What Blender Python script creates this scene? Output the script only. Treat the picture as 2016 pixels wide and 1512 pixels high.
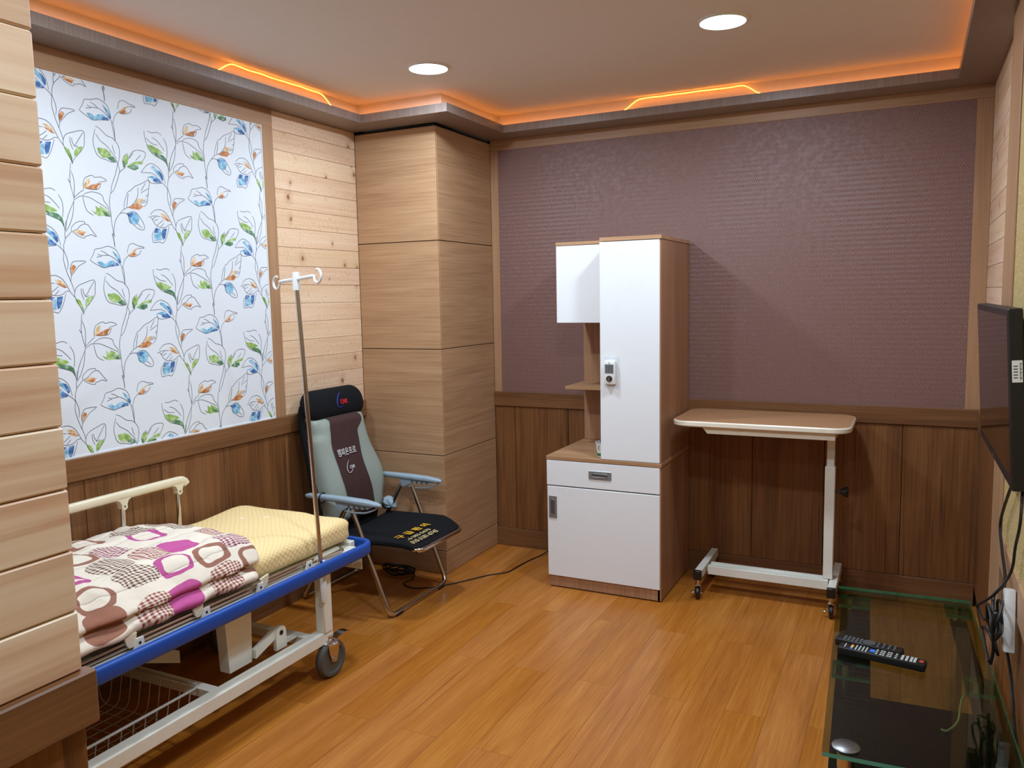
import bpy, bmesh, math, random, json
from mathutils import Vector, Matrix, noise
random.seed(7)
for o in list(bpy.data.objects): bpy.data.objects.remove(o)
S = bpy.context.scene
COL = S.collection
def lin(r, g=None, b=None):
    if g is None: r, g, b = r
    f = lambda v: (v/255/12.92) if v/255 <= .04045 else ((v/255+.055)/1.055)**2.4
    return (f(r), f(g), f(b), 1)

# ---------------------------------------------------------------- camera, world, exposure
F_PX = 1591.5
YAW, PITCH, ROLL = -0.46071, -0.106687, -0.019012
cam = bpy.data.cameras.new('camera'); co = bpy.data.objects.new('camera', cam); COL.objects.link(co)
fwd = Vector((math.sin(YAW)*math.cos(PITCH), math.cos(YAW)*math.cos(PITCH), math.sin(PITCH)))
rt = Vector((math.cos(YAW), -math.sin(YAW), 0)); up = rt.cross(fwd)
r2 = rt*math.cos(ROLL)+up*math.sin(ROLL); u2 = up*math.cos(ROLL)-rt*math.sin(ROLL)
co.matrix_world = Matrix(((r2.x, u2.x, -fwd.x, 0), (r2.y, u2.y, -fwd.y, 0), (r2.z, u2.z, -fwd.z, 1.45), (0, 0, 0, 1)))
cam.sensor_width = 36; cam.lens = F_PX/2016*36; cam.clip_start = .02
S.camera = co
W = bpy.data.worlds.new('world'); S.world = W; W.use_nodes = True
W.node_tree.nodes['Background'].inputs[0].default_value = (.5, .52, .55, 1)
W.node_tree.nodes['Background'].inputs[1].default_value = 0.02
vs = S.view_settings
vs.view_transform = 'Standard'; vs.look = 'None'; vs.gamma = 1; vs.use_curve_mapping = False
vs.exposure = 0.0
LAMP_W = 17.5           # each ceiling downlight
LAMP_C = (.77, .91, 1.06)
DOWN = [(-1.88, 3.045), (-.647, 3.07), (-1.88, 1.6), (-.647, 1.6), (-.42, .2)]
ROPE_E = 8.5             # amber rope light in the cove

# ---------------------------------------------------------------- helpers
class MB:
    def __init__(s): s.b = bmesh.new(); s.mi = 0
    def _tag(s, n0):
        s.b.faces.ensure_lookup_table()
        for f in s.b.faces[n0:]: f.material_index = s.mi
    def box(s, x0, x1, y0, y1, z0, z1, bev=0, seg=1):
        n0 = len(s.b.faces)
        if bev:
            t = bmesh.new()
            bmesh.ops.create_cube(t, size=1)
            for v in t.verts: v.co = Vector(((x0+x1)/2+v.co.x*(x1-x0), (y0+y1)/2+v.co.y*(y1-y0), (z0+z1)/2+v.co.z*(z1-z0)))
            bmesh.ops.bevel(t, geom=list(t.edges), offset=bev, segments=seg, affect='EDGES', profile=.5)
            s.merge(t)
        else:
            v = [s.b.verts.new(p) for p in ((x0,y0,z0),(x1,y0,z0),(x1,y1,z0),(x0,y1,z0),(x0,y0,z1),(x1,y0,z1),(x1,y1,z1),(x0,y1,z1))]
            for f in ((3,2,1,0),(4,5,6,7),(0,1,5,4),(1,2,6,5),(2,3,7,6),(3,0,4,7)): s.b.faces.new([v[i] for i in f])
        s._tag(n0); return s
    def merge(s, t):
        m = {}
        for v in t.verts: m[v] = s.b.verts.new(v.co)
        for f in t.faces:
            try: s.b.faces.new([m[v] for v in f.verts])
            except ValueError: pass
        t.free()
    def ring(s, pts): return [s.b.verts.new(p) for p in pts]
    def loft(s, rings, cap=True, closed=False):
        n0 = len(s.b.faces)
        R = [s.ring(r) for r in rings]; n = len(R[0])
        k = len(R)
        for i in range(k if closed else k-1):
            a, b = R[i], R[(i+1) % k]
            for j in range(n): s.b.faces.new((a[j], a[(j+1) % n], b[(j+1) % n], b[j]))
        if cap and not closed:
            s.b.faces.new(R[0][::-1]); s.b.faces.new(R[-1])
        s._tag(n0); return s
    def tube(s, pts, r, seg=8, closed=False, sec=None, up=None, cap=True):
        pts = [Vector(p) for p in pts]; n = len(pts)
        tang = []
        for i in range(n):
            a = pts[(i-1) % n] if (closed or i > 0) else pts[i]
            b = pts[(i+1) % n] if (closed or i < n-1) else pts[i]
            tang.append((b-a).normalized())
        u = Vector(up) if up else Vector((0, 0, 1))
        if abs(u.dot(tang[0])) > .95: u = Vector((1, 0, 0))
        rings = []
        for i in range(n):
            t = tang[i]
            if not up and i > 0:
                q = tang[i-1].rotation_difference(t); u = q @ u
            elif up: u = Vector(up)
            w = t.cross(u)
            if w.length < 1e-5: w = t.orthogonal()
            w.normalize(); v = w.cross(t).normalized()
            if not up: u = v
            rr = r[i] if isinstance(r, (list, tuple)) else r
            if sec: rings.append([pts[i]+w*a+v*b for a, b in sec])
            else: rings.append([pts[i]+(w*math.cos(2*math.pi*k/seg)+v*math.sin(2*math.pi*k/seg))*rr for k in range(seg)])
        return s.loft(rings, cap, closed)
    def prism(s, poly, axis, d0, d1):
        # poly in the two other axes, in order (x,y),(x,z) or (y,z)
        n0 = len(s.b.faces)
        P = {'x': lambda a, b, d: (d, a, b), 'y': lambda a, b, d: (a, d, b), 'z': lambda a, b, d: (a, b, d)}[axis]
        A = s.ring([P(a, b, d0) for a, b in poly]); B = s.ring([P(a, b, d1) for a, b in poly]); n = len(poly)
        s.b.faces.new(A); s.b.faces.new(B[::-1])
        for i in range(n): s.b.faces.new((A[i], B[i], B[(i+1) % n], A[(i+1) % n]))
        s._tag(n0); return s
    def lathe(s, prof, c, axis='z', seg=20):
        c = Vector(c); rings = []
        for r, h in prof:
            ring = []
            for k in range(seg):
                a = 2*math.pi*k/seg; p, q = r*math.cos(a), r*math.sin(a)
                ring.append(c+Vector({'z': (p, q, h), 'x': (h, p, q), 'y': (p, h, q)}[axis]))
            rings.append(ring)
        return s.loft(rings)
    def rbox(s, x0, x1, y0, y1, z0, z1, r, n=(8, 8, 4), fn=None, rz=None):
        # rounded soft block; fn displaces points
        h = Vector(((x1-x0)/2, (y1-y0)/2, (z1-z0)/2)); c = Vector(((x0+x1)/2, (y0+y1)/2, (z0+z1)/2))
        R = Vector((min(r, h.x), min(r, h.y), min(rz or r, h.z)))
        cache = {}
        n0 = len(s.b.faces)
        def V(i, j, k):
            if (i, j, k) in cache: return cache[i, j, k]
            p = Vector((2*i/n[0]-1, 2*j/n[1]-1, 2*k/n[2]-1))
            o = Vector((0, 0, 0)); d = Vector((0, 0, 0))
            for a in range(3):
                v = p[a]*h[a]; lim = h[a]-R[a]; q = max(-lim, min(lim, v)); o[a] = q; d[a] = (v-q)/R[a] if R[a] else 0
            if d.length > 0: d.normalize()
            P = c+o+Vector((d.x*R.x, d.y*R.y, d.z*R.z))
            if fn: P = fn(P, p)
            cache[i, j, k] = s.b.verts.new(P); return cache[i, j, k]
        def face(a, b, c_, d_):
            try: s.b.faces.new((a, b, c_, d_))
            except ValueError: pass
        for i in range(n[0]):
            for j in range(n[1]):
                face(V(i,j,n[2]), V(i+1,j,n[2]), V(i+1,j+1,n[2]), V(i,j+1,n[2])); face(V(i,j,0), V(i,j+1,0), V(i+1,j+1,0), V(i+1,j,0))
        for i in range(n[0]):
            for k in range(n[2]):
                face(V(i,0,k), V(i+1,0,k), V(i+1,0,k+1), V(i,0,k+1)); face(V(i,n[1],k), V(i,n[1],k+1), V(i+1,n[1],k+1), V(i+1,n[1],k))
        for j in range(n[1]):
            for k in range(n[2]):
                face(V(0,j,k), V(0,j,k+1), V(0,j+1,k+1), V(0,j+1,k)); face(V(n[0],j,k), V(n[0],j+1,k), V(n[0],j+1,k+1), V(n[0],j,k+1))
        s._tag(n0); return s
    def mesh(s, name, mats, smooth=False):
        bmesh.ops.recalc_face_normals(s.b, faces=list(s.b.faces))
        me = bpy.data.meshes.new(name); s.b.to_mesh(me); s.b.free()
        for m in (mats if isinstance(mats, (list, tuple)) else [mats]): me.materials.append(m)
        if smooth:
            for p in me.polygons: p.use_smooth = True
            me.set_sharp_from_angle(angle=math.radians(38))
        return me
    def build(s, name, mats, parent=None, smooth=False):
        o = bpy.data.objects.new(name, s.mesh(name, mats, smooth)); COL.objects.link(o)
        if parent: o.parent = parent
        return o
def box(name, m, parent, *a, bev=0): return MB().box(*a, bev=bev).build(name, m, parent)
def tag(o, label, cat, group=None):
    o['label'] = label; o['category'] = cat
    if group: o['group'] = group
    return o
def thing(name, label, cat, loc=(0, 0, 0), rz=0, group=None):
    o = bpy.data.objects.new(name, None); COL.objects.link(o); o.location = loc; o.rotation_euler = (0, 0, rz); o.empty_display_size = .1
    return tag(o, label, cat, group)
def struct(o): o['kind'] = 'structure'; return o
def copy_tree(o, parent=None):
    c = o.copy(); COL.objects.link(c)
    if parent: c.parent = parent
    for ch in list(o.children): copy_tree(ch, c)
    return c
def fillet(pts, r, n=5, closed=False):
    pts = [Vector(p) for p in pts]; out = []; N = len(pts)
    for i, p in enumerate(pts):
        if not closed and i in (0, N-1): out.append(p); continue
        a = (pts[i-1]-p); b = (pts[(i+1) % N]-p); ra = min(r, a.length*.49, b.length*.49)
        a = p+a.normalized()*ra; b = p+b.normalized()*ra
        for k in range(n+1):
            t = k/n; out.append(a*(1-t)**2+p*2*t*(1-t)+b*t*t)
    return out
def spline(pts, n=8):
    P = [Vector(p) for p in pts]; P = [P[0]*2-P[1]]+P+[P[-1]*2-P[-2]]; o = []
    for i in range(1, len(P)-2):
        for k in range(n):
            t = k/n; a, b, c, d = P[i-1:i+3]
            o.append(.5*((2*b)+(c-a)*t+(2*a-5*b+4*c-d)*t*t+(3*b-a-3*c+d)*t**3))
    return o+[P[-2]]
def rrect(x0, x1, y0, y1, r, n=6):
    o = []
    for cx, cy, a0 in ((x1-r, y1-r, 0), (x0+r, y1-r, 90), (x0+r, y0+r, 180), (x1-r, y0+r, 270)):
        for k in range(n+1):
            a = math.radians(a0+90*k/n); o.append((cx+r*math.cos(a), cy+r*math.sin(a)))
    return o
def text(name, body, size, m, origin, X, Y, parent, sx=1, bold=0, depth=.0004):
    cu = bpy.data.curves.new(name, 'FONT'); cu.body = body; cu.size = size; cu.extrude = depth; cu.offset = bold
    t = bpy.data.objects.new(name+'_t', cu); COL.objects.link(t)
    dg = bpy.context.evaluated_depsgraph_get()
    me = bpy.data.meshes.new_from_object(t.evaluated_get(dg)); bpy.data.objects.remove(t); bpy.data.curves.remove(cu)
    X = Vector(X).normalized(); Z = X.cross(Vector(Y)).normalized(); Y = Z.cross(X)
    M = Matrix(((X.x*sx, Y.x, Z.x, origin[0]), (X.y*sx, Y.y, Z.y, origin[1]), (X.z*sx, Y.z, Z.z, origin[2]), (0, 0, 0, 1)))
    me.transform(M); me.materials.clear(); me.materials.append(m)
    o = bpy.data.objects.new(name, me); COL.objects.link(o); o.parent = parent
    return o

# ---------------------------------------------------------------- materials
class NT:
    def __init__(s, name):
        s.m = bpy.data.materials.new(name); s.m.use_nodes = True; s.t = s.m.node_tree; s.bs = s.t.nodes['Principled BSDF']
    def n(s, typ, ins=None, **kw):
        nd = s.t.nodes.new('ShaderNode'+typ)
        for k, v in kw.items(): setattr(nd, k, v)
        for k, v in (ins or {}).items(): s.set(nd.inputs[k], v)
        return nd
    def set(s, inp, v):
        if isinstance(v, bpy.types.NodeSocket): s.t.links.new(v, inp)
        else: inp.default_value = v
    def math(s, op, a, b=0, c=0):
        nd = s.n('Math', operation=op)
        for i, v in enumerate((a, b, c)): s.set(nd.inputs[i], v)
        return nd.outputs[0]
    def mix(s, f, a, b, bt='MIX'):
        nd = s.n('Mix', data_type='RGBA', blend_type=bt); s.set(nd.inputs[0], f); s.set(nd.inputs[6], a); s.set(nd.inputs[7], b); return nd.outputs[2]
    def ramp(s, f, stops, interp='LINEAR'):
        nd = s.n('ValToRGB'); cr = nd.color_ramp; cr.interpolation = interp
        while len(cr.elements) < len(stops): cr.elements.new(.5)
        for e, (p, c) in zip(cr.elements, stops): e.position = p; e.color = c if len(c) == 4 else (*c, 1)
        s.set(nd.inputs[0], f); return nd.outputs[0]
    def coords(s, scale=(1, 1, 1), rnd=40):
        tc = s.n('TexCoord'); oi = s.n('ObjectInfo'); v = tc.outputs['Object']
        if rnd:
            r = s.math('MULTIPLY', oi.outputs['Random'], rnd)
            cx = s.n('CombineXYZ'); [s.set(cx.inputs[i], r) for i in range(3)]
            v = s.n('VectorMath', {0: v, 1: cx.outputs[0]}, operation='ADD').outputs[0]
        mp = s.n('Mapping', {'Vector': v, 'Scale': scale}); return mp.outputs[0], oi.outputs['Random'], v
    def out(s, col=None, rough=None, bump=None, bs=.3, bd=.002, **kw):
        if col is not None: s.set(s.bs.inputs['Base Color'], col)
        if rough is not None: s.set(s.bs.inputs['Roughness'], rough)
        if bump is not None:
            b = s.n('Bump', {'Strength': bs, 'Distance': bd, 'Height': bump}); s.t.links.new(b.outputs[0], s.bs.inputs['Normal'])
        for k, v in kw.items(): s.set(s.bs.inputs[k.replace('_', ' ')], v)
        return s.m
def plain(name, c, rough=.5, metal=0, spec=.5, noise_amt=.04, nscale=30, bump=0, **kw):
    t = NT(name); v, r, _ = t.coords(rnd=5)
    nz = t.n('TexNoise', {'Vector': v, 'Scale': nscale, 'Detail': 3}).outputs[0]
    c = lin(c)
    d = tuple(x*(1-noise_amt) for x in c[:3])+(1,); e = tuple(min(1, x*(1+noise_amt)) for x in c[:3])+(1,)
    col = t.ramp(nz, [(.3, d), (.7, e)])
    t.set(t.bs.inputs['Specular IOR Level'], spec)
    return t.out(col, rough, nz if bump else None, bump, .001, Metallic=metal, **kw)
def wood(name, dark, mid, light, ax, s=1.0, rough=.45, tint=.12, fine=1.0, knots=0, bump=.08, streak=None, spec=.4, broad=.6, warm=None, sk=(.6, .72, .75)):
    t = NT(name); st = [9*s]*3; st['xyz'.index(ax)] = .75*s
    v, r, raw = t.coords(tuple(st))
    n1 = t.n('TexNoise', {'Vector': v, 'Scale': 1.6, 'Detail': 5, 'Roughness': .55, 'Distortion': .5}).outputs[0]
    st2 = [170*fine]*3; st2['xyz'.index(ax)] = 3.5*fine
    v2 = t.n('Mapping', {'Vector': raw, 'Scale': tuple(st2)}).outputs[0]
    n2 = t.n('TexNoise', {'Vector': v2, 'Scale': 1, 'Detail': 3, 'Roughness': .6}).outputs[0]
    f = t.math('MULTIPLY_ADD', n2, .45, t.math('MULTIPLY_ADD', n1, broad, (.6-broad)/2))
    col = t.ramp(f, [(.36, lin(dark)), (.52, lin(mid)), (.68, lin(light))])
    if streak:
        st3 = [60*fine/.8]*3; st3['xyz'.index(ax)] = 1.6
        v3 = t.n('Mapping', {'Vector': raw, 'Scale': tuple(st3)}).outputs[0]
        n3 = t.n('TexNoise', {'Vector': v3, 'Scale': 1, 'Detail': 2}).outputs[0]
        col = t.mix(t.ramp(n3, [(sk[0], (0, 0, 0)), (sk[1], (sk[2],)*3)]), col, lin(streak))
    if warm: col = t.mix(t.math('MULTIPLY', t.math('FRACT', t.math('MULTIPLY', r, 17.3)), .35), col, lin(warm), 'MIX')
    if knots:
        ks = [7.5, 7.5, 7.5]; ks['xyz'.index(ax)] = 5
        ksp = t.n('SeparateXYZ', {0: raw}); kc = t.n('CombineXYZ', {0: t.math('MULTIPLY_ADD', n1, .5, t.math('MULTIPLY', ksp.outputs[1], 9)), 1: t.math('MULTIPLY', ksp.outputs[2], 7)}).outputs[0]
        vo = t.n('TexVoronoi', {'Vector': kc, 'Scale': 1, 'Randomness': 1}, feature='F1', voronoi_dimensions='2D')
        sep = t.n('SeparateColor', {0: vo.outputs['Color']}).outputs[0]
        on = t.math('GREATER_THAN', sep, 1-knots); dk = t.math('DIVIDE', vo.outputs['Distance'], t.math('MULTIPLY_ADD', t.n('SeparateColor', {0: vo.outputs['Color']}).outputs[1], 1.3, .45))
        k = t.ramp(dk, [(.022, (.9, .9, .9)), (.045, (.7, .7, .7)), (.065, (.25, .25, .25)), (.22, (0, 0, 0))])
        col = t.mix(t.math('MULTIPLY', k, on), col, lin(128, 70, 42))
        rg = t.math('SINE', t.math('MULTIPLY', t.math('ADD', n1, t.math('MULTIPLY', vo.outputs['Distance'], .6)), 70))
        col = t.mix(t.math('MULTIPLY', t.math('GREATER_THAN', rg, .86), .35), col, lin(188, 142, 100))
    hv = t.n('HueSaturation', {'Color': col, 'Value': t.math('MULTIPLY_ADD', r, tint*2, 1-tint), 'Saturation': t.math('MULTIPLY_ADD', r, -tint, 1+tint/2)}).outputs[0]
    t.set(t.bs.inputs['Specular IOR Level'], spec)
    return t.out(hv, rough, n2, bump, .001)

M = {}
M['floor'] = wood('floor_laminate', (152, 90, 34), (173, 107, 44), (190, 127, 59), 'y', .9, .33, .045, 1.5, streak=(122, 68, 28), sk=(.64, .74, .6), broad=.5, bump=.02, spec=.32)
M['pine'] = wood('knotty_pine', (206, 166, 134), (223, 189, 160), (232, 205, 178), 'y', .8, .5, .05, .5, knots=.30, broad=.5, warm=(226, 200, 152))
M['cypress'] = wood('smooth_cypress', (198, 156, 124), (220, 190, 158), (229, 208, 180), 'y', .7, .42, .05, .3, broad=.7, streak=(200, 146, 106), sk=(.6, .78, .6))
M['veneer'] = wood('oak_veneer', (152, 114, 82), (178, 140, 104), (196, 159, 122), 'x', 1.3, .45, .02, .8, broad=.28)
M['veneer_y'] = wood('oak_veneer_side', (152, 114, 82), (178, 140, 104), (196, 159, 122), 'y', 1.3, .45, .02, .8, broad=.28)
M['frame_x'] = wood('oak_frame_long', (152, 114, 82), (166, 128, 95), (178, 140, 106), 'x', 1, .45, .02)
M['frame_y'] = wood('oak_frame_cross', (152, 114, 82), (166, 128, 95), (178, 140, 106), 'y', 1, .45, .02)
M['frame_z'] = wood('oak_frame_upright', (152, 114, 82), (166, 128, 95), (178, 140, 106), 'z', 1, .45, .02)
M['wain'] = wood('dark_wainscot', (86, 53, 28), (116, 75, 41), (134, 91, 54), 'z', .9, .42, .05, .8, streak=(72, 45, 25))
M['wain_x'] = wood('dark_rail_x', (92, 59, 34), (116, 78, 47), (132, 92, 58), 'x', .9, .42, .03, .8)
M['wain_y'] = wood('dark_rail_y', (92, 59, 34), (116, 78, 47), (132, 92, 58), 'y', .9, .42, .03, .8)
M['cab'] = wood('cabinet_beech_shaded', (142, 102, 72), (161, 119, 87), (176, 134, 101), 'z', .7, .4, .02, .5)  # same beech as the tops, with the sides' shade put into the colour
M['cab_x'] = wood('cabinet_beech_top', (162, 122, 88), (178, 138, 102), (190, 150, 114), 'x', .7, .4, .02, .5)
M['cornice'] = wood('cornice_grey_brown', (118, 104, 96), (136, 122, 114), (154, 141, 133), 'z', 1, .35, .01, 1.4, broad=.1)
M['dark'] = plain('dark_gap', (30, 20, 14), .8)
M['ceil'] = plain('ceiling_paint', (228, 222, 218), .8, noise_amt=.01)
M['plaster'] = plain('cove_plaster', (225, 215, 200), .5, noise_amt=.02)
M['white'] = plain('white_laminate', (232, 236, 238), .32, noise_amt=.008)
M['whitemetal'] = plain('white_powder_coat', (226, 226, 214), .35, noise_amt=.02)
M['cream'] = plain('cream_plastic', (226, 214, 184), .35, noise_amt=.02)
M['whiteplastic'] = plain('white_plastic', (228, 230, 228), .35, noise_amt=.01)
M['chrome'] = plain('chrome', (205, 200, 195), .16, 1, noise_amt=.03)
M['steel'] = plain('satin_steel', (150, 152, 154), .35, 1, noise_amt=.05)
M['grip'] = plain('grey_pull', (150, 156, 160), .35, .6, noise_amt=.03)
M['grip_d'] = plain('grey_pull_recess', (95, 98, 102), .4, .5)
M['black'] = plain('black_plastic', (18, 18, 19), .4)
M['blackgloss'] = plain('black_gloss', (7, 7, 8), .06, spec=.6)
M['rubber'] = plain('grey_rubber', (82, 82, 78), .6)
M['blackfab'] = plain('black_mesh_fabric', (17, 19, 22), .92, bump=.4, nscale=900, spec=.2)
M['greyvinyl'] = plain('grey_green_vinyl', (146, 156, 148), .5, bump=.15, nscale=300)
M['brownfab'] = plain('brown_stretch_fabric', (66, 44, 42), .75, bump=.2, nscale=500, spec=.3)
M['armblue'] = plain('pale_blue_plastic', (150, 170, 182), .42)
M['blue'] = plain('blue_bumper', (12, 70, 158), .42, noise_amt=.03)
M['wire'] = plain('coated_wire', (176, 174, 166), .4)
M['cable'] = plain('black_cable', (16, 15, 15), .5)
M['whitecable'] = plain('white_cable', (205, 210, 205), .5)
M['tabletop'] = plain('beige_laminate', (176, 132, 94), .35, noise_amt=.05, nscale=120)
M['ivory'] = plain('ivory_edge', (232, 224, 204), .35)
M['green'] = plain('green_print', (40, 130, 80), .5)
M['ink'] = plain('grey_ink', (70, 72, 76), .6)
M['red_t'] = plain('red_thread', (200, 30, 45), .6)
M['blue_t'] = plain('blue_thread', (50, 60, 170), .6)
M['silver_t'] = plain('silver_thread', (205, 205, 205), .6)
M['gold_t'] = plain('gold_thread', (226, 170, 40), .6)
M['pale_t'] = plain('pale_gold_thread', (200, 182, 130), .6)
M['red_b'] = plain('red_button', (190, 60, 50), .5)
M['blue_b'] = plain('blue_button', (60, 110, 220), .5)
M['yellow_b'] = plain('yellow_button', (215, 200, 80), .5)
M['key'] = plain('pale_key', (190, 195, 190), .5)
M['wallgrey'] = plain('plain_wall', (190, 170, 145), .7)
for i, c in enumerate([(150, 186, 96), (84, 132, 92), (226, 186, 132), (196, 124, 66), (124, 184, 216), (62, 112, 172)]):
    t = NT('print_wash_%s' % ['light_green', 'dark_green', 'sand', 'rust', 'sky', 'indigo'][i]); v, r, _ = t.coords(rnd=0)
    nz = t.n('TexNoise', {'Vector': v, 'Scale': 55, 'Detail': 3}).outputs[0]
    pale = tuple(min(255, int(x+(235-x)*.45)) for x in c); deep = tuple(int(x*.82) for x in c)
    M['p%d' % i] = t.out(t.ramp(nz, [(.34, lin(deep)), (.5, lin(c)), (.66, lin(pale))]), .6)
M['pline'] = plain('print_ink_line', (52, 56, 68), .6)
M['paper'] = plain('white_wallpaper', (220, 226, 232), .5, noise_amt=.01, nscale=200, bump=.1)
# embossed maroon wallpaper: zigzag relief
t = NT('maroon_wallpaper'); v, r, raw = t.coords(rnd=0)
sp = t.n('SeparateXYZ', {0: raw}); nz = t.n('TexNoise', {'Vector': raw, 'Scale': 26, 'Detail': 1}).outputs[0]
zz = t.math('MULTIPLY', t.math('PINGPONG', sp.outputs[2], .0115), 1.1)
ph = t.math('ADD', t.math('ADD', sp.outputs[0], zz), t.math('MULTIPLY', nz, .015))
wv = t.math('SINE', t.math('MULTIPLY', ph, 2*math.pi/.0105))
big = t.n('TexNoise', {'Vector': raw, 'Scale': 45, 'Detail': 3}).outputs[0]
hgt = t.math('MULTIPLY', wv, t.ramp(big, [(.34, (.3,)*3), (.6, (1, 1, 1))]))
fac = t.math('MULTIPLY_ADD', hgt, .5, .5)
M['maroon'] = t.out(t.mix(fac, lin(96, 66, 61), lin(150, 114, 106)), .44, hgt, .4, .0012, Specular_IOR_Level=.5)
# glittery yellow wallpaper
t = NT('glitter_wallpaper'); v, r, raw = t.coords(rnd=0)
vo = t.n('TexVoronoi', {'Vector': raw, 'Scale': 220, 'Randomness': 1}); sc = t.n('SeparateColor', {0: vo.outputs['Color']}).outputs[0]
gl = t.math('GREATER_THAN', sc, .94)
M['glitter'] = t.out(t.mix(gl, t.mix(sc, lin(170, 146, 92), lin(192, 168, 112)), lin(240, 230, 190)), t.math('MULTIPLY_ADD', gl, -.4, .6), vo.outputs['Distance'], .5, .002)
# yellow quilted pad
t = NT('yellow_quilted_cotton'); v, r, raw = t.coords(rnd=0)
sp = t.n('SeparateXYZ', {0: raw}); yy = sp.outputs[1]; xx = t.math('SUBTRACT', sp.outputs[0], sp.outputs[2])
wob = t.math('MULTIPLY', t.n('TexNoise', {'Vector': raw, 'Scale': 9}).outputs[0], .02)
a = t.math('ABSOLUTE', t.math('SINE', t.math('MULTIPLY', t.math('ADD', t.math('ADD', xx, yy), wob), 2*math.pi/.048)))
b = t.math('ABSOLUTE', t.math('SINE', t.math('MULTIPLY', t.math('ADD', t.math('SUBTRACT', xx, yy), wob), 2*math.pi/.048)))
hq = t.math('POWER', t.math('MULTIPLY', a, b), .45)
vo = t.n('TexVoronoi', {'Vector': raw, 'Scale': 10, 'Randomness': 1}); sc = t.n('SeparateColor', {0: vo.outputs['Color']}).outputs[0]
fl = t.math('MULTIPLY', t.math('LESS_THAN', vo.outputs['Distance'], .13), t.math('GREATER_THAN', sc, .55))
cq = t.mix(hq, lin(230, 200, 140), lin(241, 214, 158)); cq = t.mix(t.math('MULTIPLY', fl, .6), cq, lin(246, 240, 224))
M['yellow'] = t.out(cq, .85, hq, .35, .004, Specular_IOR_Level=.15)
# patchwork quilt print
t = NT('patchwork_quilt'); v, r, raw = t.coords(rnd=0)
sp = t.n('SeparateXYZ', {0: raw}); cx = t.n('CombineXYZ', {0: sp.outputs[1], 1: t.math('SUBTRACT', sp.outputs[0], sp.outputs[2])})
wn = t.n('TexNoise', {'Vector': cx.outputs[0], 'Scale': 14, 'Detail': 1})
wv = t.n('VectorMath', {0: wn.outputs['Color'], 1: (.03, .03, 0)}, operation='MULTIPLY').outputs[0]
P2 = t.n('VectorMath', {0: cx.outputs[0], 1: wv}, operation='ADD').outputs[0]
vo = t.n('TexVoronoi', {'Vector': P2, 'Scale': 7.0, 'Randomness': .4, 'Exponent': 3.0}, voronoi_dimensions='2D', distance='MINKOWSKI')
D = vo.outputs['Distance']; sr = t.n('SeparateColor', {0: vo.outputs['Color']}).outputs[0]
ins = t.math('LESS_THAN', D, .44); rng = t.math('MULTIPLY', ins, t.math('GREATER_THAN', D, .30))
s2 = t.n('SeparateXYZ', {0: P2})
g1 = t.math('GREATER_THAN', t.math('SINE', t.math('MULTIPLY', s2.outputs[0], 2*math.pi/.015)), 0)
g2 = t.math('GREATER_THAN', t.math('SINE', t.math('MULTIPLY', s2.outputs[1], 2*math.pi/.015)), 0)
gg = t.math('MULTIPLY', t.math('ADD', g1, g2), .5)
base = lin(229, 217, 199)
def sel(lo, hi): return t.math('MULTIPLY', t.math('GREATER_THAN', sr, lo), t.math('LESS_THAN', sr, hi))
c = base
for lo, hi, mask, colr in ((0, .16, ins, lin(190, 88, 146)), (.16, .36, 'g', lin(140, 52, 92)), (.36, .46, ins, lin(158, 110, 90)), (.46, .58, rng, lin(152, 106, 90)), (.58, .70, rng, lin(184, 86, 142)), (.70, .87, 'g', lin(146, 62, 62)), (.87, 1.01, 'g', lin(104, 68, 56))):
    mk = t.math('MULTIPLY', sel(lo, hi), t.math('MULTIPLY', ins, gg) if mask == 'g' else mask)
    c = t.mix(mk, c, colr)
nb = t.n('TexNoise', {'Vector': raw, 'Scale': 38, 'Detail': 3}).outputs[0]
st = t.math('ABSOLUTE', t.math('SINE', t.math('MULTIPLY', t.math('ADD', s2.outputs[1], t.math('MULTIPLY', nb, .02)), 2*math.pi/.24)))
hb = t.math('ADD', t.math('POWER', st, .3), t.math('MULTIPLY', nb, .5))
M['quilt'] = t.out(c, .85, hb, .7, .010, Specular_IOR_Level=.15)
# glass: clear sheet seen through, mirror at grazing angles
def glass(name, tint, r0=.045, r1=.93):
    m = bpy.data.materials.new(name); m.use_nodes = True; nt = m.node_tree; nt.nodes.clear()
    o = nt.nodes.new('ShaderNodeOutputMaterial'); mx = nt.nodes.new('ShaderNodeMixShader'); a = nt.nodes.new('ShaderNodeBsdfTransparent'); g = nt.nodes.new('ShaderNodeBsdfGlossy'); f = nt.nodes.new('ShaderNodeMath'); f.operation = 'MULTIPLY_ADD'; f.inputs[1].default_value = r1; f.inputs[2].default_value = r0
    lw_ = nt.nodes.new('ShaderNodeLayerWeight'); lw_.inputs[0].default_value = .5; pw_ = nt.nodes.new('ShaderNodeMath'); pw_.operation = 'POWER'; pw_.inputs[1].default_value = 5
    nt.links.new(lw_.outputs['Facing'], pw_.inputs[0]); nt.links.new(pw_.outputs[0], f.inputs[0])
    a.inputs[0].default_value = tint; g.inputs['Roughness'].default_value = .01
    nt.links.new(f.outputs[0], mx.inputs[0]); nt.links.new(a.outputs[0], mx.inputs[1]); nt.links.new(g.outputs[0], mx.inputs[2]); nt.links.new(mx.outputs[0], o.inputs[0])
    return m
M['glass'] = glass('clear_green_glass', (.60, .66, .50, 1))
M['glassedge'] = plain('green_glass_edge', (84, 168, 148), .12, noise_amt=.1)
M['glasspad'] = glass('green_glass_pad', (.55, .85, .75, 1))
M['shelfblack'] = plain('black_glass_back', (24, 25, 29), .25)
M['film'] = glass('clear_film', (.97, .975, .98, 1), .012, .3)
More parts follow.
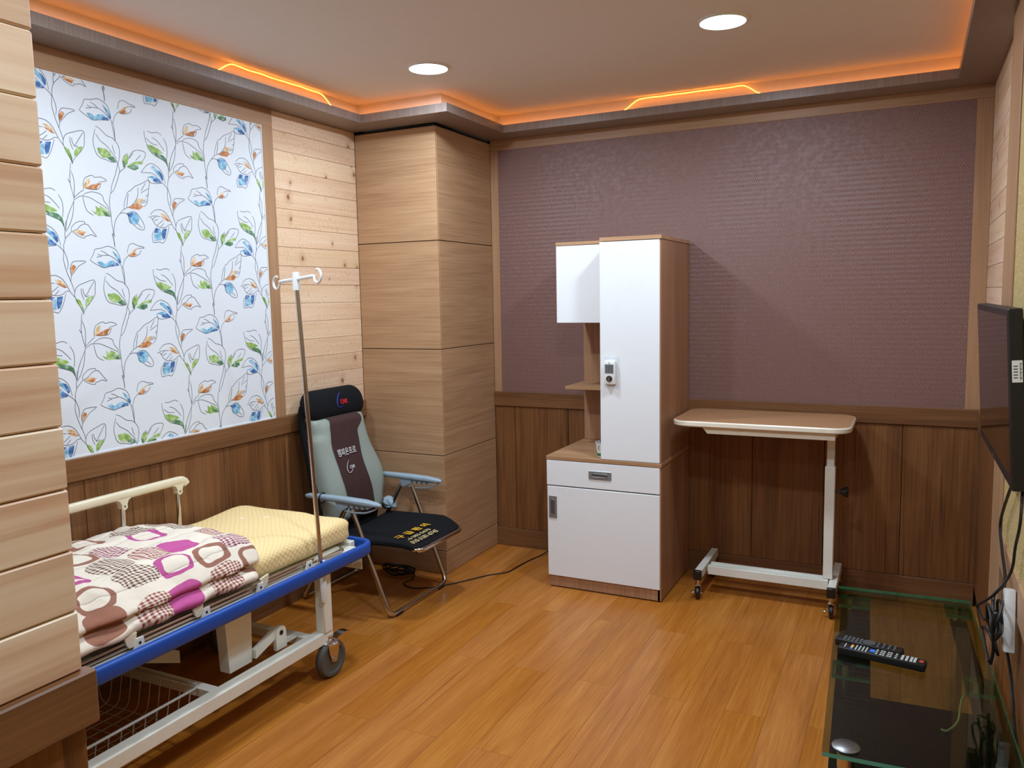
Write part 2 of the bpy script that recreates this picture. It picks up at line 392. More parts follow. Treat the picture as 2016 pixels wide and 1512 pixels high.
def emit(name, c, e):
    t = NT(name); t.set(t.bs.inputs['Base Color'], (*c, 1)); t.set(t.bs.inputs['Emission Color'], (*c, 1)); t.set(t.bs.inputs['Emission Strength'], e); return t.m
M['lamp'] = emit('lamp_diffuser', LAMP_C, 6.0)
M['rope'] = emit('amber_rope', (1, .30, .035), ROPE_E)
# one repeat of the leaf print, in tenths of a millimetre on the wall (0 light green 1 dark green 2 sand 3 rust 4 sky 5 indigo)
LINES=[[[3754,7102],[3691,6697],[3688,6322],[3786,5901]],[[3740,6830],[3824,6554],[3824,6220],[3786,5901],[3763,5771]],[[3763,5771],[3562,5386],[3432,5056],[3382,4737]],[[3763,5771],[3687,5300],[3526,4922],[3378,4694]],[[3800,5913],[4014,6105],[4183,6217]],[[3808,5841],[4004,5977],[4113,5994]],[[3600,6535],[3668,6402]],[[3704,2100],[3541,2410],[3543,2601],[3651,2800],[3929,2928],[4333,3035],[4351,2722],[4304,2481],[4091,2208],[3883,1981],[3832,1849]],[[3793,2736],[3804,2534],[3883,2325]],[[3860,2730],[3875,2582],[3973,2438],[4085,2488]],[[4315,2980],[4129,2707],[3945,2436]],[[3704,2100],[3785,1933],[3829,1806]],[[4185,6238],[4171,6404],[4240,6606],[4356,6700],[4552,6771],[4657,6711],[4882,6751],[5046,6704],[5126,6642],[4896,6581],[4782,6540]],[[4892,6527],[4824,6365],[4707,6282],[4431,6268],[4243,6290]],[[2310,6098],[2316,5869],[2394,5620],[2432,5485],[2662,5276],[2979,5158],[3201,5065],[3316,4894],[3344,4753]],[[2458,6113],[2652,6086],[2930,6143],[3101,6069]],[[3194,5961],[3307,5763],[3338,5499],[3302,5204]],[[2662,5905],[2856,5835],[3068,5643],[3208,5479]],[[2376,5848],[2596,5692],[2891,5647]],[[4113,5994],[4228,6097],[4479,6180],[4753,6161],[4914,6079],[4957,5913],[5099,5740],[5143,5572],[5199,5362]],[[4124,5964],[4171,5708],[4262,5488],[4497,5351]],[[4113,5994],[4381,5973],[4674,5848],[4916,5734],[5091,5630]],[[3589,4715],[3600,4863],[3743,5008],[3882,5085],[4111,5099],[4118,5026],[4251,4991],[4400,4796],[4563,4591],[4361,4652],[4194,4600],[4098,4588],[4079,4522],[3868,4560],[3640,4700]],[[3615,4718],[3835,4830],[3951,4951],[4118,5020]],[[3407,5067],[3335,4641],[3334,4453],[3266,4258],[3252,4069]],[[3334,4453],[3447,4572],[3589,4715]],[[2051,4510],[2278,4771],[2497,4901],[2681,4886],[2898,4771],[3059,4565],[3146,4203]],[[2051,4510],[2308,4532],[2555,4543],[2772,4447]],[[2357,4376],[2382,4237],[2525,4162],[2801,4184],[3007,4218]],[[3008,4228],[3153,4120],[3247,4006]],[[3239,4067],[3335,3806],[3371,3600],[3328,3386]],[[3248,4027],[3211,3710],[3276,3381],[3382,3075],[3491,2788],[3541,2580]],[[3414,2973],[3455,3166],[3435,3417],[3531,3637],[3694,3695],[4069,3689],[3788,3534],[3556,3280],[3455,3166]],[[2247,2839],[2371,2849],[2551,2595],[2720,2503],[2922,2485],[3107,2550],[3217,2631],[3348,2641]],[[2354,2950],[2436,3038],[2594,3144],[2849,3177],[3047,3100],[3190,2955],[3305,2754],[3372,2611],[3541,2410]],[[2362,2889],[2601,2918],[2802,2903]],[[2415,2770],[2599,2887]],[[2511,2726],[2693,2801]],[[2636,2559],[2947,2800]],[[2796,2508],[2962,2666]],[[2564,2451],[2381,2192],[2398,1925],[2445,1886],[2725,1921],[2875,1887],[3048,2127],[3211,2557]],[[-369,6370],[-216,6593],[-139,6765],[117,6817],[358,6898],[529,6873],[718,6778],[836,6611],[901,6318]],[[-369,6370],[-202,6263],[82,6130],[208,6115],[450,6168],[782,6210]],[[-49,6598],[95,6552],[374,6569],[543,6517],[729,6381],[894,6220],[942,6133]],[[-100,6481],[114,6528]],[[88,6728],[274,6653],[374,6569]],[[603,7378],[660,7145],[681,6866]],[[636,7386],[682,7018],[681,6866]],[[1200,6681],[1265,6926],[1364,7027],[1526,7046],[1706,6974],[1891,6952],[1970,6899],[1769,6889],[1532,6823],[1360,6693],[1214,6568],[1067,6425],[954,6135]],[[1822,6821],[1728,6666],[1511,6566],[1281,6562]],[[910,6147],[972,5811],[1005,5527]],[[976,6139],[1004,5933],[1005,5663],[1015,5510]],[[224,5911],[381,5863],[649,5661],[888,5605],[1015,5510],[1137,5335],[1164,5106],[1123,4885],[1060,4662]],[[205,5814],[98,5420],[127,5123],[217,4909],[361,4816],[599,4773],[772,4720],[999,4751]],[[213,5646],[369,5444],[640,5278],[844,5059],[1010,4889]],[[868,5351],[918,5147],[977,5039]],[[1311,4657],[1266,4808],[1340,5014],[1512,5137]],[[1456,4735],[1546,4984],[1730,5228],[1926,5317],[2119,5326],[2308,5274],[2243,5063],[2083,4880]],[[2081,5160],[1848,4928]],[[1750,5192],[1568,4968]],[[1376,4601],[1230,4503],[1106,4389]],[[1007,4844],[1038,4673],[916,4288],[752,3919],[684,3640]],[[1059,4657],[1114,4488],[1051,4265],[828,3752],[681,3600]],[[684,3640],[609,3399],[587,3125],[617,2817],[631,2428],[689,2040]],[[1182,3051],[1227,3322],[1396,3695],[1519,3768],[1722,3949],[2020,4083],[2349,4253],[2387,4105],[2306,3710],[2231,3377],[2072,3220]],[[1863,3925],[1810,3558],[1572,3255],[1303,3111]],[[1303,3111],[1415,3638]],[[1966,3412],[2191,3495]],[[1961,3351],[2236,3438]],[[2201,3618],[2331,3712]],[[1999,3819],[2217,4126]],[[1980,3736],[2324,3935]],[[1302,3101],[1182,3051],[1008,2888],[805,2636],[715,2356],[688,2158],[709,2002]],[[1008,2888],[1171,2922],[1286,2901]],[[1286,2901],[1503,2989],[1715,2967],[1913,2741],[2040,2506],[1990,2340],[1740,2385],[1560,2513],[1402,2602],[1349,2817],[1286,2901]],[[1399,2861],[1597,2676],[1935,2418]]]
FILLS=[[0,[[3540,2399],[3720,2315],[3835,2064],[3836,1893],[3700,2057],[3581,2242]]],[0,[[3905,2090],[3935,2306],[4082,2445],[4263,2478],[4179,2278],[4002,2117]]],[1,[[3744,2102],[3822,2064],[3832,1849],[3786,1955]]],[2,[[4187,6260],[4198,6409],[4350,6625],[4460,6645],[4433,6470],[4299,6321]]],[3,[[4243,6290],[4498,6428],[4780,6519],[4906,6530],[4773,6421],[4708,6293],[4459,6273]]],[0,[[2417,5603],[2615,5614],[2833,5546],[3053,5456],[3137,5386],[2916,5323],[2664,5297],[2479,5452]]],[1,[[2694,5362],[2942,5327],[3117,5301],[3287,5181],[3334,4959],[3336,4814],[3227,5069],[2980,5168],[2760,5250]]],[0,[[4430,5544],[4616,5453],[4608,5710],[4752,5602],[4788,5715],[4964,5633],[5138,5506],[5159,5400],[5001,5378],[4746,5343],[4556,5402]]],[1,[[4847,5573],[5038,5492],[5198,5351],[4999,5356],[4894,5450]]],[2,[[3642,4722],[3778,4781],[3991,4776],[4176,4725],[4010,4673],[3824,4681]]],[3,[[3718,4689],[3932,4706],[4094,4704],[4031,4590],[3873,4624]]],[4,[[2510,4761],[2603,4834],[2724,4789],[2885,4605],[2990,4329],[2756,4568]]],[5,[[2829,4701],[2963,4636],[3055,4503],[3069,4359],[3012,4291],[2925,4466]]],[4,[[2345,4385],[2598,4457],[2819,4412],[2865,4356],[2609,4284],[2539,4337]]],[5,[[2587,4323],[2818,4391],[3009,4249],[2955,4212],[2728,4206],[2581,4251]]],[3,[[3445,3207],[3450,3439],[3553,3575],[3666,3502],[3529,3278]]],[2,[[2812,3028],[2940,3039],[3114,2970],[3231,2811],[3006,2898]]],[3,[[2829,2926],[3006,2898],[3280,2773],[3174,2744],[2951,2852]]],[5,[[2565,2461],[2790,2424],[2651,2270],[2474,2259]]],[5,[[2866,2429],[3087,2465],[3032,2252],[2965,2059],[2859,2012],[2824,2218]]],[4,[[2446,2216],[2650,2260],[2812,2384],[2808,2009],[2653,1980],[2475,1949]]],[4,[[-92,6321],[77,6334],[219,6249],[378,6353],[554,6386],[682,6334],[450,6178],[166,6117],[2,6190]]],[5,[[451,6188],[591,6298],[745,6308],[815,6216],[626,6191]]],[4,[[562,6747],[748,6613],[869,6465],[900,6298],[811,6301],[696,6508]]],[5,[[780,6467],[877,6428],[899,6288],[822,6303]]],[2,[[1237,6573],[1387,6737],[1532,6833],[1698,6875],[1550,6768]]],[3,[[1260,6577],[1430,6706],[1570,6733],[1519,6665],[1658,6672],[1418,6558]]],[0,[[237,5159],[544,5186],[734,5081],[813,4958],[605,4851],[429,4845],[287,4977]]],[1,[[627,4854],[834,4941],[964,4882],[999,4751],[796,4743]]],[0,[[1292,4987],[1532,5101],[1515,4881],[1406,4689],[1311,4657],[1277,4809]]],[1,[[1268,4841],[1335,4811],[1378,4621],[1283,4588]]],[0,[[1401,4624],[1599,4769],[1845,4892],[2160,4935],[2126,4820],[1885,4797],[1691,4741]]],[1,[[1449,4650],[1715,4745],[1929,4753],[1944,4635],[1770,4553],[1585,4589]]],[2,[[1805,3497],[2072,3524],[1963,3372],[1669,3284]]],[3,[[1375,3137],[1670,3304],[1911,3327],[2049,3238],[1869,3101],[1583,3096]]],[4,[[1354,2877],[1503,2979],[1713,2947],[1843,2776],[1753,2547],[1536,2512],[1403,2622]]],[5,[[1286,2901],[1548,2953],[1587,2856],[1438,2764],[1371,2799]]]]
# ---------------------------------------------------------------- setting
XL, YB, XR, YF = -2.66, 4.14, .287, -1.25      # left wall, back wall, right wall, front wall
CX, CY = -2.165, 3.55                          # corner of the boxed column
ZS, ZT, ZC = 2.325, 2.365, 2.43                # soffit, lip, ceiling

fl = struct(box('floor', M['dark'], None, XL-.1, XR+.1, YF-.1, YB+.1, -.08, -.012))
pw, pl = .1375, 1.15
pm = MB().box(.0004, pw-.0004, .0004, pl-.0004, -.012, 0).mesh('plank', M['floor'])
for k in range(-22, 8):
    x = -.6875+pw*k
    if x+pw < XL or x > XR: continue
    y = 2.735-4*pl if k % 2 else 3.31-5*pl
    while y < YB:
        if y+pl > YF:
            p = bpy.data.objects.new('plank', pm); COL.objects.link(p); p.location = (x, y, 0); p.parent = fl
        y += pl

ceil = struct(box('ceiling', M['ceil'], None, XL-.1, XR+.1, YF-.1, YB+.1, ZC, ZC+.08))
def cove_poly(off, y0, inner=0):
    # outline (x,y) of the strip between the walls and a line set `off` in front of them
    return [(XL, y0), (XL, CY), (CX, CY), (CX, YB), (XR, YB), (XR, YF), (XR-off*.83, YF), (XR-off*.83, YB-off), (CX+off, YB-off), (CX+off, CY-off), (XL+off, CY-off), (XL+off, y0)]
struct(MB().prism(cove_poly(.175, .70), 'z', ZS, ZT).build('trim_1', M['cornice']))
struct(MB().prism(cove_poly(.105, .70), 'z', ZT, ZC).build('trim_2', M['plaster']))

# left wall: knotty planks, printed panel in an oak frame, dark wainscot
wl = struct(box('wall_left', M['dark'], None, XL-.1, XL-.012, .6, CY+.1, -.012, ZC))
PZ = [.91+.0885*k for k in range(17)]
for k, z in enumerate(PZ):
    z1 = min(z+.0885, ZS)
    if z1-z > .01: MB().box(XL-.012, XL, 2.93, CY, z+.0006, z1-.0006, bev=.0015).build('plank', M['pine'], wl)
box('frame_rail', M['frame_y'], wl, XL-.012, XL+.006, .8, 2.93, 2.245, ZS, bev=.001)
box('frame_stile', M['frame_z'], wl, XL-.012, XL+.006, 2.862, 2.93, .91, 2.245, bev=.001)
pan = box('wallpaper_panel', M['paper'], wl, XL-.012, XL+.002, .9, 2.862, .913, 2.245)
box('edge_strip', M['white'], wl, XL, XL+.005, .9, 2.862, .9105, .9165); box('edge_strip', M['white'], wl, XL, XL+.005, 2.8575, 2.862, .9165, 2.245)
def wainscot(parent, ax, face, a0, a1, seams, depth=.012, mats=('wain_y',)):
    # ax 'y': wall along y with its face at x=face (towards +x); ax '-y': face towards -x; ax 'x': face at y=face towards -y
    def bx(nm, m, p0, p1, z0, z1, pr, bev=.002):
        if ax == 'y': MB().box(face-.012, face+pr, p0, p1, z0, z1, bev=bev).build(nm, m, parent)
        elif ax == '-y': MB().box(face-pr, face+.012, p0, p1, z0, z1, bev=bev).build(nm, m, parent)
        else: MB().box(p0, p1, face-pr, face+.012, z0, z1, bev=bev).build(nm, m, parent)
    bx('cap_rail', M['wain_x' if ax == 'x' else 'wain_y'], a0, a1, .828, .91, .014)
    e = [a0]+[s for s in seams if a0 < s < a1]+[a1]
    for p, q in zip(e, e[1:]): bx('board', M['wain'], p+.001, q-.001, .105, .8265, .004)
wainscot(wl, 'y', XL, .8, CY, [1.873-.34*2, 1.873-.34, 1.873, 2.209, 2.567, 2.9, 3.24])
struct(box('baseboard_left', M['wain_y'], None, XL-.012, XL+.014, .8, CY, 0, .105, bev=.002))
# the leaf print on the panel: thin ink, one repeat traced and half-dropped
def clip_to(bm, y0, y1, z0, z1):
    for co_, no in (((0, y0, 0), (0, -1, 0)), ((0, y1, 0), (0, 1, 0)), ((0, 0, z0), (0, 0, -1)), ((0, 0, z1), (0, 0, 1))):
        bmesh.ops.bisect_plane(bm, geom=list(bm.verts)+list(bm.edges)+list(bm.faces), plane_co=co_, plane_no=no, clear_outer=True)
bm = bmesh.new(); X0 = XL+.002; lw = .00085
for i in range(-3, 3):
    for j in range(-5, 5):
        oy, oz = 2+i*.46, 1.5-i*.2625+j*.525
        if not (.9 < oy+.9 and oy-.2 < 2.9 and oz-.5 < 2.3 and oz+.9 > .9): continue
        for n_, (c, P) in enumerate(FILLS):
            f = bm.faces.new([bm.verts.new((X0+.0002+.00002*n_, oy+a/1e4, oz+b/1e4)) for a, b in P]); f.material_index = c
        for P in LINES:
            Q = [Vector((a/1e4, b/1e4)) for a, b in P]
            Q = [Vector(q[:2]) for q in spline([(q.x, q.y, 0) for q in Q], 3)]
            L, R = [], []
            for k, q in enumerate(Q):
                d = (Q[min(k+1, len(Q)-1)]-Q[max(k-1, 0)])
                if d.length < 1e-6: d = Vector((1, 0))
                d.normalize(); w = lw*(.75+.25*math.sin(math.pi*(k+.5)/len(Q)))
                L.append(bm.verts.new((X0+.0006, oy+q.x-d.y*w, oz+q.y+d.x*w))); R.append(bm.verts.new((X0+.0006, oy+q.x+d.y*w, oz+q.y-d.x*w)))
            for k in range(len(Q)-1):
                f = bm.faces.new((L[k], L[k+1], R[k+1], R[k])); f.material_index = 6
clip_to(bm, .91, 2.857, .917, 2.242)
for f in bm.faces:
    if f.normal.x < 0: f.normal_flip()
me = bpy.data.meshes.new('leaf_print'); bm.to_mesh(me); bm.free()
for i in range(6): me.materials.append(M['p%d' % i])
me.materials.append(M['pline'])
lp = bpy.data.objects.new('leaf_print', me); COL.objects.link(lp); lp.parent = pan; lp['label'] = 'printed trailing leaf pattern in blue, green and rust'

# boxed column
wc = struct(box('wall_column', M['dark'], None, XL, CX-.008, CY+.008, YB+.1, 0, ZS-.004))
zs = [0, .125, .636, 1.191, 1.745, 2.312]
for a, b in zip(zs, zs[1:]):
    MB().box(XL+.001, CX, CY, CY+.012, a+.002, b-.002, bev=.0012).build('panel', M['veneer'], wc)
    MB().box(CX-.012, CX, CY+.0125, YB-.002, a+.002, b-.002, bev=.0012).build('panel', M['veneer_y'], wc)

# back wall
wb = struct(box('wall_back', M['dark'], None, CX-.02, XR+.1, YB+.012, YB+.1, -.012, ZC))
box('wallpaper_panel', M['maroon'], wb, CX+.04, .235, YB-.002, YB+.012, .90, 2.285)
box('frame_rail', M['frame_x'], wb, CX+.002, XR, YB-.006, YB+.012, 2.268, ZS, bev=.001)
box('frame_stile', M['frame_z'], wb, CX+.002, CX+.05, YB-.006, YB+.012, .91, 2.2675, bev=.001)
box('frame_stile', M['frame_z'], wb, .222, XR, YB-.006, YB+.012, .91, 2.2675, bev=.001)
wainscot(wb, 'x', YB, CX+.001, XR, [-2.037, -1.706, -1.375, -1.04, -.706, -.365, -.025])
struct(box('baseboard_back', M['wain_x'], None, CX+.001, XR, YB-.012, YB+.012, 0, .105, bev=.002))

# right wall
wr = struct(box('wall_right', M['dark'], None, XR+.012, XR+.1, YF, YB+.1, -.012, ZC))
for k in range(16):
    z = .91+.0905*k; z1 = min(z+.0905, ZS)
    if z1-z > .01: MB().box(XR, XR+.012, 3.14, YB-.007, z+.0006, z1-.0006, bev=.0015).build('plank', M['pine'], wr)
wainscot(wr, '-y', XR, 3.14, YB-.016, [3.46, 3.80])
box('trim_board', M['frame_z'], wr, .262, XR+.012, 2.85, 3.14, 0, ZS, bev=.002)
box('glitter_panel', M['glitter'], wr, .268, XR+.012, YF, 2.849, .70, ZS)
box('panel_rail', M['frame_y'], wr, .262, XR+.012, YF, 2.849, .60, .70, bev=.002)
e = [YF, -.4, .2, .8, 1.2, 1.6, 2.0, 2.4, 2.849]
for p, q in zip(e, e[1:]): MB().box(.272, XR+.012, p+.001, q-.001, .105, .599, bev=.002).build('board', M['wain'], wr)
struct(box('baseboard_right', M['wain_y'], None, .266, XR+.012, YF, 2.849, 0, .105, bev=.002))

# near partition on the left, clad in planks
wn_ = struct(box('wall_near', M['dark'], None, XL, -1.102, YF, .735, -.012, ZS-.002))
for k in range(16):
    z = .912+.0913*k; z1 = min(z+.0913, ZS-.003)
    if z1-z > .01: MB().box(-1.102, -1.09, YF, .744, z+.0006, z1-.0006, bev=.003).build('plank', M['cypress'], wn_)
MB().box(-1.102, -1.076, YF, .757, .829, .912, bev=.003).build('cap_rail', M['wain_y'], wn_)
e = [YF, -.9, -.56, -.22, .12, .46, .744]
for p, q in zip(e, e[1:]): MB().box(-1.102, -1.092, p+.001, q-.001, .1, .829, bev=.002).build('board', M['wain'], wn_)
box('end_panel', M['wain'], wn_, XL, -1.1025, .7355, .743, .0, .829)
box('end_panel', M['frame_z'], wn_, XL, -1.1025, .7355, .743, .829, ZS-.003)
struct(box('wall_front', M['wallgrey'], None, XL, XR+.1, YF-.1, YF-.001, -.012, ZC))

# amber rope light lying behind the lip of the cove
def rope_path(off):
    s = XL+off; return [(s, .75), (s, CY-off), (CX+off, CY-off), (CX+off, YB-off), (XR-off*.83, YB-off), (XR-off*.83, YF+.1)]
rp = rope_path(.132); pts = []
for (ax_, ay), (bx_, by) in zip(rp, rp[1:]):
    L = math.hypot(bx_-ax_, by-ay); n = max(2, int(L/.02))
    for k in range(n):
        t_ = k/n; pts.append((ax_+(bx_-ax_)*t_, ay+(by-ay)*t_))
pts.append(rp[-1]); out = []
for x, y in pts:
    z = ZT+.006
    lift = 0
    if abs(x-(XL+.132)) < .01: lift = max(0, 1-((y-2.85)/.38)**2)
    elif abs(y-(YB-.132)) < .01: lift = max(0, 1-((x+1.0)/.34)**2)
    z += (lambda s_: s_*s_*(3-2*s_))(min(1, lift*2.0))*.048+(.006*noise.noise(Vector((x*9, y*9, 1))) if lift > .1 else 0)
    out.append((x, y, z))
rl = MB().tube(out, .0024, 6).build('rope_light', M['rope'], None, True)
tag(rl, 'amber rope light glowing in the ceiling cove above the cornice', 'light')

# downlights
LB = ['round recessed ceiling downlight above the boxed column and bed', 'round recessed ceiling downlight above the white cabinet and overbed table', 'round ceiling downlight above the bed, out of view', 'round ceiling downlight in the middle of the ceiling, out of view', 'round ceiling downlight over the entrance, out of view']
for (x, y), lb in zip(DOWN, LB):
    d = thing('downlight', lb, 'light', (x, y, ZC), 0, 'round downlights in the ceiling')
    MB().lathe([(.0, -.002), (.080, -.002), (.082, -.009), (.086, -.009), (.089, 0), (.0, 0)], (0, 0, 0), seg=36).build('trim_ring', M['whiteplastic'], d, True)
    MB().lathe([(0, -.0045), (.066, -.0045), (.0795, -.0035), (.0795, -.0025), (0, -.0025)], (0, 0, 0), seg=36).build('diffuser', M['lamp'], d, True)
    la = bpy.data.lights.new('lamp', 'AREA'); la.shape = 'DISK'; la.size = .164; la.energy = LAMP_W*(.8 if y < 1 else 1); la.color = LAMP_C
    lo = bpy.data.objects.new('lamp', la); COL.objects.link(lo); lo.parent = d; lo.location = (0, 0, -.0098)
# ---------------------------------------------------------------- bedside cabinet with locker
cb = thing('bedside_cabinet', 'tall white and beech bedside cabinet with locker, standing against the maroon wall', 'cabinet', (-1.315, 3.87, 0))
def cbx(nm, m, x0, x1, y0, y1, z0, z1, bev=.001, par=cb):
    o = MB().box(x0+1.315, x1+1.315, y0-3.87, y1-3.87, z0, z1, bev=bev).build(nm, M[m], par); return o
cbx('feet', 'black', -1.59, -1.04, 3.62, 4.10, 0, .006)
cbx('plinth', 'cab', -1.60, -1.032, 3.612, 4.12, .006, .06)
cbx('side_panel', 'cab', -1.605, -1.589, 3.622, 4.124, .06, .65)
cbx('side_panel', 'cab', -1.044, -1.027, 3.612, 4.124, .006, .65)
cbx('carcass', 'cab', -1.588, -1.045, 3.63, 4.12, .061, .649)
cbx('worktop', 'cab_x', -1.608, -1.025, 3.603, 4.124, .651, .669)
dr = cbx('drawer', 'white', -1.606, -1.032, 3.604, 3.621, .523, .648, .0015)
do = cbx('door', 'white', -1.604, -1.032, 3.604, 3.621, .062, .517, .0015)
def pull(par, cx, cz, w, h):
    m = MB(); m.box(cx-w/2, cx+w/2, -.004, 0, cz-h/2, cz+h/2, bev=.0015)
    s = m.build('handle', [M['grip']], par); s.location = (1.315, 3.604-3.87, 0)
    rw, rh = (w*.68, h*.4) if w > h else (w*.4, h*.68)
    p = [(cx+a, cz+b) for a, b in rrect(-rw/2, rw/2, -rh/2, rh/2, min(rw, rh)*.49)]
    q = MB(); q.prism(p, 'y', -.0052, -.0035)
    q.mi = 1; pts = [(a, -.0055, b) for a, b in p]; q.tube(pts, .0014, 6, closed=True)
    o = q.build('finger_recess', [M['grip_d'], M['steel']], par, True); o.location = (1.315, 3.604-3.87, 0)
    return s
pull(dr, -1.326, .590, .115, .042); pull(do, -1.574, .413, .042, .112)
# locker above on the right
cbx('locker_side', 'cab', -1.044, -1.027, 3.612, 4.124, .67, 1.70)
cbx('locker_body', 'cab', -1.318, -1.045, 3.63, 4.12, .67, 1.70)
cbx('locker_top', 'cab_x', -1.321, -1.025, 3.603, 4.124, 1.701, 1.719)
cbx('locker_door', 'white', -1.321, -1.033, 3.604, 3.621, .671, 1.698, .0015)
# open shelf and small cupboard on the left
cbx('back_panel', 'cab', -1.60, -1.319, 4.108, 4.124, .67, 1.70)
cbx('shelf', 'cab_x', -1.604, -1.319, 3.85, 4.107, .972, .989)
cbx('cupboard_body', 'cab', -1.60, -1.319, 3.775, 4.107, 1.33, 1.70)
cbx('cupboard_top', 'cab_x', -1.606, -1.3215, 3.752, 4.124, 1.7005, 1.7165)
ud = cbx('cupboard_door', 'white', -1.604, -1.3225, 3.752, 3.77, 1.318, 1.698, .0015)
cbx('handle', 'grip', -1.334, -1.3225, 3.748, 3.752, 1.40, 1.512, .001, ud)
lk = MB().box(-.027, .027, -.022, 0, -.056, .056, bev=.006, seg=2).build('digital_lock', M['whiteplastic'], cb, True); lk.location = (-1.268+1.315, 3.604-3.87, 1.09)
m = MB(); m.box(-.021, .021, -.0235, -.021, -.002, .04); m.mi = 1
for i in range(3):
    for j in range(4): m.box(-.0165+i*.0125, -.0085+i*.0125, -.0245, -.0225, .002+j*.0092, .0075+j*.0092)
m.box(-.002, .002, -.024, -.021, .044, .048)
m.build('keypad', [M['grip'], M['ink']], lk)
m = MB(); m.lathe([(0, -.022), (.0155, -.022), (.0155, -.0235), (.0, -.0235)], (0, 0, -.028), 'y', 20); m.mi = 1
m.lathe([(0, -.0235), (.0125, -.0235), (.0115, -.031), (0, -.031)], (0, 0, -.028), 'y', 20); m.mi = 2; m.box(-.0045, .0045, -.0325, -.0305, -.036, -.02); m.build('knob', [M['chrome'], M['black'], M['steel']], lk, True)
fm = MB().box(-.037, .037, -.0008, 0, -.078, .072).build('plastic_cover', M['film'], cb); fm.location = (-1.262+1.315, 3.604-3.87-.0004, 1.09); fm['label'] = 'clear protective film behind the lock'

# paper cup on the worktop
cp = thing('paper_cup', 'white paper cup with green band holding dark sachets, on the cabinet worktop', 'cup', (-1.342, 3.69, .669))
MB().lathe([(0, 0), (.026, 0), (.0262, .002), (.0345, .068), (.0365, .068), (.0368, .071), (.0345, .071), (.033, .066), (.0255, .006), (0, .006)], (0, 0, 0), seg=28).build('cup', M['whiteplastic'], cp, True)
MB().lathe([(.0264, .003), (.0282, .018), (.0286, .018), (.0268, .003)], (0, 0, 0), seg=28).build('green_band', M['green'], cp, True)
def wrap_text(nm, s, size, z, a0, r0, par, m_):
    for k, ch in enumerate(s):
        if ch == ' ': continue
        a = a0+k*size*.62/r0; r = r0
        text(nm, ch, size, m_, (r*math.cos(a), r*math.sin(a), z), (-math.sin(a), math.cos(a), 0), (0, 0, 1), par)
for z, s in ((.050, 'NE'), (.041, 'KE'), (.031, 'O')):
    m_ = s; wrap_text('lettering', m_, .008, z, math.radians(-116), .0268+.0085*z/.068+.0006, cp, M['ink'])
m = MB()
for k in range(9):
    a = k*.7; r = .012+.009*(k % 2); m.box(r*math.cos(a)-.004, r*math.cos(a)+.004, r*math.sin(a)-.0025, r*math.sin(a)+.0025, .01, .076+.008*math.sin(k*2.3), bev=.001)
s_ = m.build('sachets', M['black'], cp); s_['label'] = 'dark sachets standing in the cup'

# ---------------------------------------------------------------- overbed table
ot = thing('overbed_table', 'wheeled overbed table with beige top and white frame, against the back wall', 'table', (-.6, 3.9, 0))
X0_, Y0_ = .6, -3.9
def opr(nm, mts, mb, par=ot, sm=True):
    o = mb.build(nm, mts, par, sm); o.location = (X0_, Y0_, 0) if par is ot else (0, 0, 0); return o
pol = rrect(-1.005, -.222, 3.675, 4.118, .075, 8)
m = MB(); n_ = len(pol); cxm, cym = -.6135, 3.8965
def sc(pl, d): return [(x+(d if x < cxm else -d), y+(d if y < cym else -d)) for x, y in pl]
m.loft([[(x, y, z) for x, y in sc(pol, d)] for d, z in ((.007, .838), (0, .844), (0, .860), (.004, .865))])
opr('edge_band', M['ivory'], m)
m = MB().prism(sc(pol, .006), 'z', .864, .8665); opr('tabletop', M['tabletop'], m, sm=False)
m = MB().prism([(-.86, .838), (-.835, .808), (-.285, .808), (-.285, .838)], 'y', 3.70, 3.90); opr('top_bracket', M['ivory'], m, sm=False)
m = MB().box(-.329, -.296, 3.845, 3.875, .55, .808, bev=.003); opr('inner_post', M['whitemetal'], m)
m = MB().box(-.335, -.292, 3.838, 3.882, .142, .664, bev=.003); opr('outer_post', M['whitemetal'], m)
m = MB(); m.box(-.333, -.292, 3.8425, 3.8445, .665, .755); o = opr('plastic_wrap', M['film'], m, sm=False); o['label'] = 'torn clear film left on the post'
m = MB().box(-.855, -.31, 3.815, 3.843, .098, .140, bev=.002); m.box(-.855, -.31, 3.880, 3.905, .098, .135, bev=.002); m.box(-.855, -.31, 3.843, 3.880, .098, .124, bev=.002); opr('crossbar', M['whitemetal'], m)
for x in (-.882, -.288):
    m = MB().box(x-.017, x+.017, 3.728, 4.105, .100, .140, bev=.002); opr('foot_bar', M['whitemetal'], m)
    m = MB().box(x-.0185, x+.0185, 3.712, 3.735, .097, .142, bev=.003); opr('end_cap', M['black'], m)
def small_caster(par, x, y, turn, nm='caster'):
    c = thing(nm, '', '', (x+X0_, y+Y0_, 0), turn); del c['label']; del c['category']; c.parent = par
    MB().lathe([(0, -.009), (.026, -.009), (.030, -.005), (.030, .005), (.026, .009), (0, .009)], (0, 0, .030), 'x', 22).build('wheel', M['black'], c, True)
    m = MB(); m.box(-.0135, -.0115, -.012, .012, .024, .068, bev=.001); m.box(.0115, .0135, -.012, .012, .024, .068, bev=.001); m.box(-.0135, .0135, -.014, .014, .066, .072, bev=.001); m.lathe([(0, .07), (.012, .07), (.012, .10), (0, .10)], (0, .006, 0), 'z', 12)
    m.lathe([(0, -.022), (.004, -.022), (.004, .022), (0, .022)], (0, 0, .030), 'x', 8); m.build('fork', M['chrome'], c, True)
    m = MB(); m.box(-.034, -.014, -.008, .008, .026, .034, bev=.002); m.build('brake', M['chrome'], c, True)
    return c
for x, y, a in ((-.882, 3.735, .12), (-.882, 4.07, -.4), (-.288, 3.735, .1), (-.288, 4.07, .3)): small_caster(ot, x, y, a)
